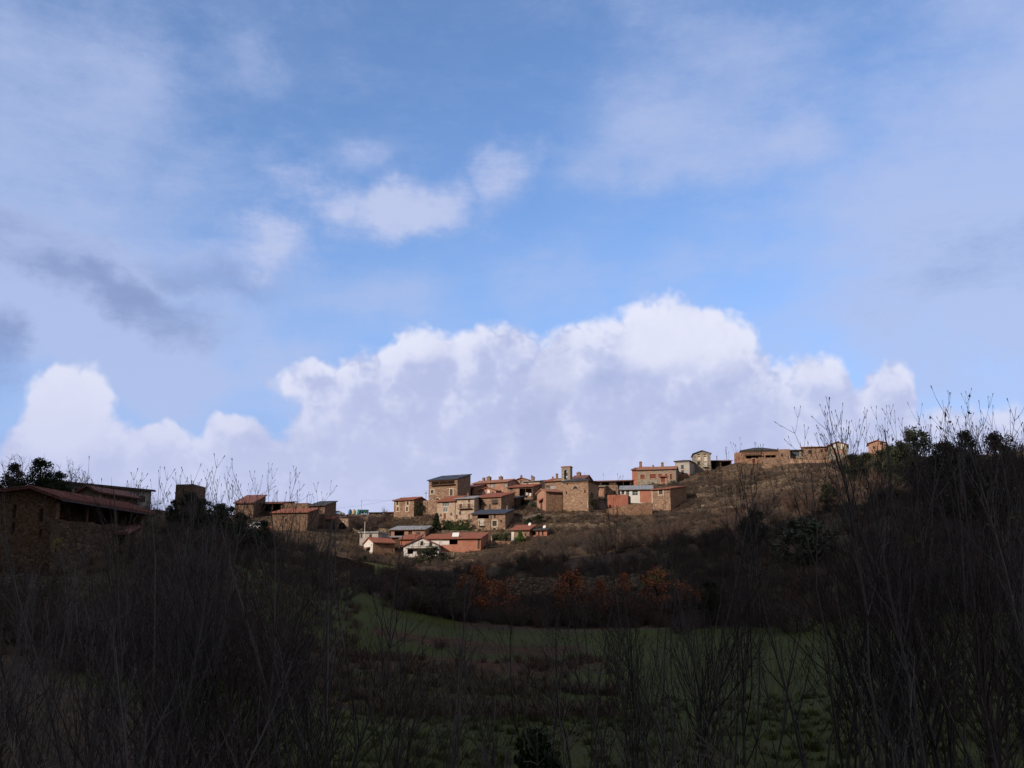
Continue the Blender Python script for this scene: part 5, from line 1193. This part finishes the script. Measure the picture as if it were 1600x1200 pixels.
thicket(10, 560, 900, 78, 106, .8, 1.8, ['rbush', 'pale', 'bush'], 'low dry bush on the red earth strip across the meadow', 'low bushes on the earth strip', 9)
thicket(14, 850, 1160, 236, 262, .7, 1.7, ['rbush', 'bush', 'oliveb'], 'small low bush on the slope directly below the church terrace', 'low bushes below the church', 10)

thicket(26, 555, 800, 212, 234, 2.4, 4.5, B3, 'grey leafless bush hiding the foot of the lowest village houses', 'bushes at the foot of the lowest houses', 11)
thicket(20, 850, 1080, 218, 250, 3, 5.5, B3, 'mauve leafless bush on the slope under the church and the red brick enclosure', 'bushes under the church slope', 12)

thicket(16, 1400, 1680, 180, 215, 4, 6.5, ['bush', 'bush', 'rbush'], 'x', 'leafless trees of the right skyline', 13)
foot = [(a_[3] - 3, a_[4] + 10, a_[7] - 3.5, a_[7] + a_[9] + 1) for a_, k_ in HOUSES]
thicket(26, 560, 1060, 243, 292, 1.2, 2.8, ['bush', 'rbush', 'rbush', 'oliveb'], 'x', 'garden bushes between the houses', 14, lambda u, d, r_: not any(a_ < u < b_ and c_ < d < e_ for a_, b_, c_, e_ in foot))
# foreground saplings : the ones with a silhouette of their own first
ASH = [
 (244, 729, 15, .62, 'bare sapling whose slim crown tops the left end of the foreground saplings'),
 (272, 733, 17, .50, 'bare sapling just right of the leftmost tall sapling tip'),
 (322, 708, 13.5, .60, 'tallest of the bare saplings on the left, tips high against the cloud'),
 (302, 724, 16, .5, 'bare sapling crowding the left side of the tallest left sapling'),
 (352, 716, 14, .55, 'bare sapling directly right of the tallest left sapling'),
 (381, 735, 15, .55, 'outward-leaning bare sapling right of the two tallest left saplings'),
 (389, 752, 17, .4, 'short-tipped bare sapling above the maroon-roofed house'),
 (424, 731, 16, .42, 'lone straight sapling tip above the black open barn'),
 (446, 760, 17, .5, 'bare sapling with tips just over the barn roofs left of the slate end house'),
 (474, 772, 18, .45, 'thin bare sapling in front of the slate end house'),
 (497, 768, 19, .4, 'thin lone sapling tip between slate end house and recycling domes'),
 (530, 800, 16, .6, 'slanting pale sapling crossing in front of the stone arch'),
 (1152, 690, 20, .35, 'slender sapling tip left of the timber gallery farmhouse'),
 (1168, 683, 19, .30, 'slender sapling tip with buds in front of the timber gallery farmhouse'),
 (1191, 690, 21, .3, 'single thin sapling tip over the roof of the timber gallery farmhouse'),
 (1268, 634, 14, .5, 'forked bare sapling reaching into the cloud left of the white-windowed house'),
 (1300, 631, 13, .55, 'tall multi-stemmed sapling in front of the white-windowed gabled house'),
 (1316, 620, 14, .5, 'tallest tip of the sapling clump before the white-windowed gabled house'),
 (1337, 629, 15, .5, 'bare sapling on the right of the clump before the white-windowed gabled house'),
 (1372, 636, 15, .42, 'bare sapling rising left of the pink skyline house'),
 (1391, 634, 16, .42, 'bare sapling rising in front of the pink skyline house'),
 (1404, 652, 17, .45, 'bare sapling just right of the pink skyline house'),
 (1443, 628, 18, .4, 'thin sapling tip over the broad skyline evergreen'),
 (1484, 602, 13, .5, 'tallest right sapling, a few dead leaves still on its tips'),
 (1510, 610, 14, .45, 'bare sapling right beside the dead-leaved tallest right sapling'),
 (1530, 634, 15, .5, 'bare sapling in front of the domed skyline tree'),
 (1549, 606, 16, .45, 'high bare sapling tip right of the domed skyline tree'),
 (1583, 614, 15, .5, 'tall bare sapling at the right edge of the picture'),
 (1606, 622, 14, .6, 'bare sapling cut by the right edge of the picture'),
 (632, 905, 24, .5, 'double-stemmed bare sapling in front of the meadow below the white gabled house'),
 (700, 880, 22, .5, 'dark bare sapling left of the tallest orange oak'),
 (742, 868, 21, .45, 'straight dark sapling stem standing before the tallest orange oak'),
 (798, 930, 23, .5, 'thin bare sapling in front of the red earth strip'),
 (885, 885, 22, .42, 'straight bare sapling in the middle of the meadow before the hedgerow'),
 (1022, 905, 21, .5, 'leaning bare sapling right of the middle of the meadow'),
 (1072, 840, 18, .5, 'tall pale-stemmed sapling under the corner house'),
 (1108, 800, 17, .5, 'pale-stemmed sapling left of the brown hill slope'),
 (1138, 760, 16, .5, 'high bare sapling in front of the brown slope below the narrow house'),
 (1205, 745, 15, .5, 'high bare sapling below the stone terrace houses of the skyline'),
]
for i, (u, vt, d, wd, lb) in enumerate(ASH): plant_px('ash', u, vt, d, lb, wide=wd * 1.5, group='saplings in the foreground', idx=13 if i == 2 else i * 7 + 3, lean=VR.uniform(-.04, .04))
# the few dead leaves on the tallest right sapling
for ob in list(COL.objects):
    if ob.get('label', '').startswith(('tallest right sapling', 'bare sapling right beside the dead-leaved', 'thin sapling tip over the broad', 'high bare sapling tip right of the domed')):
        br = [c_ for c_ in ob.children if c_.name.startswith('branches')][0]; rnd = random.Random(9); q = MB(); tips = [v_.co for v_ in br.data.vertices if v_.co.z > .72]
        for _ in range(60 if 'tallest' in ob['label'] else 14):
            v_ = rnd.choice(tips); leafquads(q, rnd, v_ + Vector((0, 0, -.004)), .004, 1, .0062)
        q.build('dead_leaves', M['deadleaf'], ob)
def side(u0, u1, v0, v1, d0, d1, n, seed, label, group, wd=(.5, .9), kind='ash', top=None):
    rnd = random.Random(seed); c = 0
    for i in range(n):
        u, d = u0 + (u1 - u0) * (i + rnd.random()) / n, rnd.uniform(d0, d1); vt = rnd.uniform(v0, v1)
        if top: vt = max(vt, float(np.interp(u, *top)) + rnd.uniform(5, 60))
        mk = plant_px(kind, u, vt, d, label, wide=rnd.uniform(*wd), group=group, lean=rnd.uniform(-.10, .10)); PEND.append((mk, u, vt, 's'))
TL = ([-100, 0, 60, 170, 240, 400, 470, 520, 580], [790, 800, 815, 810, 765, 790, 820, 850, 960])
TR = ([1000, 1100, 1180, 1250, 1400, 1500, 1620], [900, 830, 790, 740, 720, 680, 660])
side(-80, 520, 770, 900, 14, 26, 18, 21, 'bare sapling in the crowded left foreground thicket, its tips in front of the village side', 'crowded saplings of the left foreground', (.8, 1.15), top=TL)
side(232, 410, 722, 762, 13.5, 17, 9, 51, 'x', 'fan of tall saplings at the left', (.55, .8))
side(410, 520, 762, 800, 15, 19, 5, 52, 'x', 'thin saplings before the left barns', (.5, .7))
side(1262, 1350, 640, 690, 13, 16, 5, 53, 'x', 'fan of tall saplings at the right', (.6, .8))
side(1430, 1660, 632, 690, 13, 18, 9, 54, 'x', 'high saplings at the right edge', (.6, .8))
side(-90, 235, 806, 856, 30, 58, 15, 55, 'x', 'saplings before the farmhouse', (.8, 1.1))
side(-80, 430, 930, 1080, 8, 13, 8, 22, 'low bare sapling in the bottom left of the foreground thicket', 'low saplings at bottom left', (.8, 1.2))
side(-60, 400, 840, 960, 26, 42, 13, 23, 'bare sapling standing behind the front row of the left thicket', 'second row saplings at the left', (.8, 1.2), top=TL)
side(1240, 1660, 700, 880, 14, 26, 7, 31, 'bare sapling in the crowded right foreground thicket', 'crowded saplings of the right foreground', (.8, 1.1), top=TR)
side(1420, 1660, 950, 1100, 8, 13, 2, 32, 'low bare sapling in the bottom right of the foreground thicket', 'low saplings at bottom right', (.8, 1.2))
side(1100, 1640, 800, 930, 26, 40, 4, 33, 'bare sapling standing behind the front row of the right thicket', 'second row saplings at the right', (.8, 1.1), top=TR)
side(560, 1180, 900, 1060, 15, 28, 8, 41, 'small bare sapling scattered before the middle of the meadow', 'scattered saplings before the meadow', (.8, 1.2))
side(600, 1180, 1075, 1150, 9, 13, 7, 42, 'short twiggy sapling at the bottom middle of the view', 'twiggy saplings at bottom middle', (1, 1.5))
for u, vt, d, wd, lb in ((832, 1125, 9.5, .8, 'dark tangled bush at the bottom centre'), (795, 1120, 11, .9, 'grey twiggy bush left of the dark tangled bottom bush')):
    plant_px('bush', u, vt, d, lb, wide=wd)
plant_px('ivy', 838, 1128, 9.8, 'ivy-choked stump at the bottom centre of the view', wide=.5)
for u, vt, d, wd, lb in ((1068, 1075, 9, .7, 'pale dry bramble stems right of the bottom centre'), (1130, 1110, 9, .9, 'pale dry bramble at bottom, right of the taller pale stems'), (20, 1000, 10, .9, 'pale dry bramble at the bottom left corner')):
    plant_px('pale', u, vt, d, lb, wide=wd)

# ------------------------------------------------------------------ scattered ground growth (uncountable)
def scatter(name, label, srcs, pts, smin, smax, seed):
    me_ = bpy.data.meshes.new(name); me_.from_pydata([tuple(p) for p in pts], [], []); o = bpy.data.objects.new(name, me_); COL.objects.link(o); tag(o, label, 'ground cover', kind='stuff')
    ng = bpy.data.node_groups.new(name, 'GeometryNodeTree'); ng.interface.new_socket('Geometry', in_out='INPUT', socket_type='NodeSocketGeometry'); ng.interface.new_socket('Geometry', in_out='OUTPUT', socket_type='NodeSocketGeometry')
    gi, go = ng.nodes.new('NodeGroupInput'), ng.nodes.new('NodeGroupOutput'); jn = ng.nodes.new('GeometryNodeJoinGeometry')
    ridx = ng.nodes.new('FunctionNodeRandomValue'); ridx.data_type = 'INT'; ridx.inputs[4].default_value = 0; ridx.inputs[5].default_value = len(srcs) - 1; ridx.inputs['Seed'].default_value = seed
    rs = ng.nodes.new('FunctionNodeRandomValue'); rs.data_type = 'FLOAT'; rs.inputs[2].default_value = smin; rs.inputs[3].default_value = smax; rs.inputs['Seed'].default_value = seed + 1
    rr = ng.nodes.new('FunctionNodeRandomValue'); rr.data_type = 'FLOAT_VECTOR'; rr.inputs[0].default_value = (-.08, -.08, 0); rr.inputs[1].default_value = (.08, .08, 6.28); rr.inputs['Seed'].default_value = seed + 2
    for i, s_ in enumerate(srcs):
        oi = ng.nodes.new('GeometryNodeObjectInfo'); oi.inputs[0].default_value = s_; oi.inputs['As Instance'].default_value = True
        cmp_ = ng.nodes.new('FunctionNodeCompare'); cmp_.data_type = 'INT'; cmp_.operation = 'EQUAL'; ng.links.new(ridx.outputs[2], cmp_.inputs[2]); cmp_.inputs[3].default_value = i
        ip = ng.nodes.new('GeometryNodeInstanceOnPoints'); ng.links.new(gi.outputs[0], ip.inputs['Points']); ng.links.new(cmp_.outputs[0], ip.inputs['Selection']); ng.links.new(oi.outputs['Geometry'], ip.inputs['Instance'])
        ng.links.new(rs.outputs[1], ip.inputs['Scale']); ng.links.new(rr.outputs[0], ip.inputs['Rotation']); ng.links.new(ip.outputs[0], jn.inputs[0])
    ng.links.new(jn.outputs[0], go.inputs[0]); md = o.modifiers.new('scatter', 'NODES'); md.node_group = ng
    return o
def spread(n, u0, u1, d0, d1, seed, dens=None, sink=.05):
    rnd = np.random.default_rng(seed); u = rnd.uniform(u0, u1, n); d = np.exp(rnd.uniform(math.log(d0), math.log(d1), n))
    x = (u - 800) / F * math.cos(PITCH) * d; z = tz(x, d) - sink; k = np.ones(n, bool) if dens is None else dens(u, d, x, rnd)
    return np.c_[x, d, z][k]
twigs = [o for o in COL.objects if o.name.startswith('twigs') and o.parent]
seen = {}
for o in twigs: seen.setdefault(o.data.name, o)
tw = list(seen.values())
lua, lva = np.array(lu), np.array(lv)
def brush(u, d, x, rnd):
    n = fbm(x / 16 + 3, d / 16, 3, 11); lim = np.interp(u, lua, lva) - np.where((u > 550) & (u < 860), 8, 0)
    top = 960 - (tz(x, d) + 2.0) / d * F * 1.03
    return (n > -.25) & (top > lim + 2)
pts = np.concatenate([spread(1100, 540, 1180, 157, 238, 3, brush, .2), spread(1400, 1060, 1690, 130, 262, 4, brush, .2), spread(650, -150, 520, 64, 225, 5, lambda u, d, x, r_: brush(u, d, x, r_) & ~((u > 350) & (d < 137)) & ~((u < 215) & (d > 74) & (d < 125)), .2), spread(260, 600, 1160, 137, 151, 6, None, .2)])
def village(u, d, x, r_):
    ok = fbm(x / 7 + 5, d / 7, 3, 21) > -.06
    for u0_, u1_, d0_, d1_ in foot: ok &= ~((u > u0_) & (u < u1_) & (d > d0_) & (d < d1_))
    return ok
sunny = np.concatenate([spread(700, 560, 1090, 232, 300, 31, village, .1), spread(2200, 1050, 1340, 250, 330, 32, village, .1), spread(500, 830, 1130, 232, 264, 33, village, .1), spread(250, 380, 620, 235, 300, 34, village, .1)])
scatter('village_scrub', 'low mauve leafless scrub scattered over the sunlit village slope', tw[:6], sunny, .5, 1.7, 40)
scatter('undergrowth', 'dense low leafless undergrowth filling the slopes between the bushes', tw[:6], pts, 1.2, 3.0, 1)
# tufts
tb = MB(); rnd = random.Random(4)
def tuft(mb, rnd, n, h, sp):
    for _ in range(n):
        a = rnd.uniform(0, 6.28); r_ = rnd.uniform(0, sp); b0 = Vector((r_ * math.cos(a), r_ * math.sin(a), 0)); l = Vector((math.cos(a) * rnd.uniform(.1, .6), math.sin(a) * rnd.uniform(.1, .6), 1)) * h * rnd.uniform(.5, 1); w_ = Vector((-math.sin(a), math.cos(a), 0)) * .012
        mb.add([b0 - w_, b0 + w_, b0 + l * .6 + w_ * .6, b0 + l * .6 - w_ * .6, b0 + l + Vector((math.cos(a), math.sin(a), -.2)) * h * .15], [(0, 1, 2, 3), (3, 2, 4)])
g1 = MB(); tuft(g1, rnd, 60, .30, .22); g2 = MB(); tuft(g2, rnd, 60, .55, .25)
p0 = G(700, 30)
def src(mb, name, mt, at, label):
    o = mb.build(name, M[mt], None, at); tag(o, label, 'grass', kind='stuff'); return o
s1 = src(g1, 'grass_tuft', 'grassb', G(640, 34), 'short green grass tuft in the near meadow'); s2 = src(g2, 'dry_grass_tuft', 'drygrass', G(560, 58), 'dry grass tuft on the red earth strip')
scatter('meadow_grass', 'short green grass covering the meadow', [s1], spread(3800, 350, 1700, 12, 60, 7, lambda u, d, x, r_: (r_.random(len(u)) < .9) & ~((d > 74) & (d < 88) & (u < 960))), .6, 1.5, 5)
sl = np.concatenate([spread(3400, 850, 1400, 236, 345, 8, lambda u, d, x, r_: fbm(x / 9, d / 9, 3, 2) > .05), spread(3200, -150, 560, 60, 300, 9), spread(1300, 380, 960, 48, 92, 10, lambda u, d, x, r_: fbm(x / 5, d / 5, 3, 2) > .0), spread(2600, 540, 900, 225, 300, 12), spread(900, -200, 500, 9, 30, 13)])
scatter('dry_grass', 'dry straw-coloured grass and weeds on slopes and banks', [s2], sl, .7, 1.9, 8)

# every plant of a crowd gets the words that find it in the picture
MARKS = [(0, 'farmhouse gable'), (120, 'open porch'), (180, 'maroon barn roof'), (240, 'long grey shed'), (290, 'square tower ruin'), (340, 'wide ivy mass'), (382, 'maroon-roofed house'), (420, 'black open barn'), (460, 'blank stone barn'), (500, 'slate end house'),
 (534, 'stone arch'), (555, 'recycling domes'), (576, 'cement box house'), (602, 'red-roofed gable house'), (632, 'lone square house'), (660, 'white gabled house'), (692, 'tall slate-roofed house'), (724, 'solar panel house'), (768, 'slate loft house'), (815, 'little red-roofed house'),
 (843, 'orange brick shed'), (868, 'pink gable shed'), (900, 'church'), (936, 'long open barn'), (965, 'red brick enclosure'), (995, 'glazed house'), (1030, 'corner house'), (1066, 'whitewashed house'), (1097, 'tall narrow house'), (1128, 'black open shed'), (1155, 'tiny pink cube'),
 (1188, 'timber gallery farmhouse'), (1226, 'flat-topped stone house'), (1246, 'blue-doored barn'), (1277, 'stone terrace house'), (1310, 'white-windowed house'), (1370, 'pink skyline house'), (1405, 'evergreen beside the pink house'), (1446, 'broad skyline evergreen'), (1492, 'second skyline evergreen'),
 (1528, 'domed skyline tree'), (1576, 'last skyline evergreen'), (1640, 'right picture edge'), (-80, 'left picture edge')]
ORD = 'first second third fourth fifth sixth seventh eighth ninth tenth eleventh twelfth thirteenth fourteenth fifteenth sixteenth seventeenth eighteenth nineteenth twentieth twenty-first twenty-second twenty-third twenty-fourth'.split()
SHORT = {'fan of tall saplings at the left': 'tall bare left sapling fan', 'thin saplings before the left barns': 'thin saplings before left barns', 'fan of tall saplings at the right': 'tall bare right sapling fan', 'high saplings at the right edge': 'high saplings at right edge', 'saplings before the farmhouse': 'saplings before the farmhouse', 'crowded saplings of the left foreground': 'crowded bare left foreground saplings', 'low saplings at bottom left': 'low bottom-left saplings', 'second row saplings at the left': 'second-row left saplings', 'crowded saplings of the right foreground': 'crowded bare right foreground saplings',
 'low saplings at bottom right': 'low bottom-right saplings', 'second row saplings at the right': 'second-row right saplings', 'scattered saplings before the meadow': 'saplings scattered before the meadow', 'twiggy saplings at bottom middle': 'short bottom-middle saplings',
 'bare bushes below the left half of the village': 'thicket left of the orange oaks', 'bare bushes between oaks and village': 'brush above the orange oaks', 'hedgerow bushes behind the meadow': 'hedgerow behind meadow', 'bare bushes on the right hillside': 'right hillside brush',
 'bare bushes at the far right hillside': 'far right hillside brush', 'small bushes on the sunlit slope': 'sunlit brown slope scrub', 'bare bushes on the left slope': 'dark left slope brush', 'bare bushes left of the meadow': 'brush left of the meadow',
 'low bushes on the earth strip': 'red earth strip weeds', 'low bushes below the church': 'growth under the church terrace', 'leafless trees of the right skyline': 'right skyline woods', 'garden bushes between the houses': 'gaps between the houses', 'bushes at the foot of the lowest houses': 'scrub below the lowest houses', 'bushes under the church slope': 'mauve scrub under the church slope'}
bygroup = {}
for o, u, q_, kd in PEND: bygroup.setdefault(o['group'], []).append((u, q_, o, kd))
for gname, lst in bygroup.items():
    lst.sort(key=lambda t_: t_[0]); hs_ = sorted(t_[1] for t_ in lst); lo, hi = hs_[len(hs_) // 3], hs_[2 * len(hs_) // 3]
    for i, (u, q_, o, kd) in enumerate(lst):
        mk = min(MARKS, key=lambda m_: abs(m_[0] - u))[1]
        if kd == 's': o['label'] = f"{ORD[i]} from left of {SHORT[gname]}, aligned with {mk}"
        else:
            sz = 'low' if q_ < lo else 'tall' if q_ > hi else 'middling'
            kn = 'dry-leaved thin oak' if o.name.startswith('thin_oak') else 'shrub' if 'shrub' in o.name else 'leafless bush'
            o['label'] = f"{sz} {kn} in {SHORT[gname]}, aligned with {mk}"
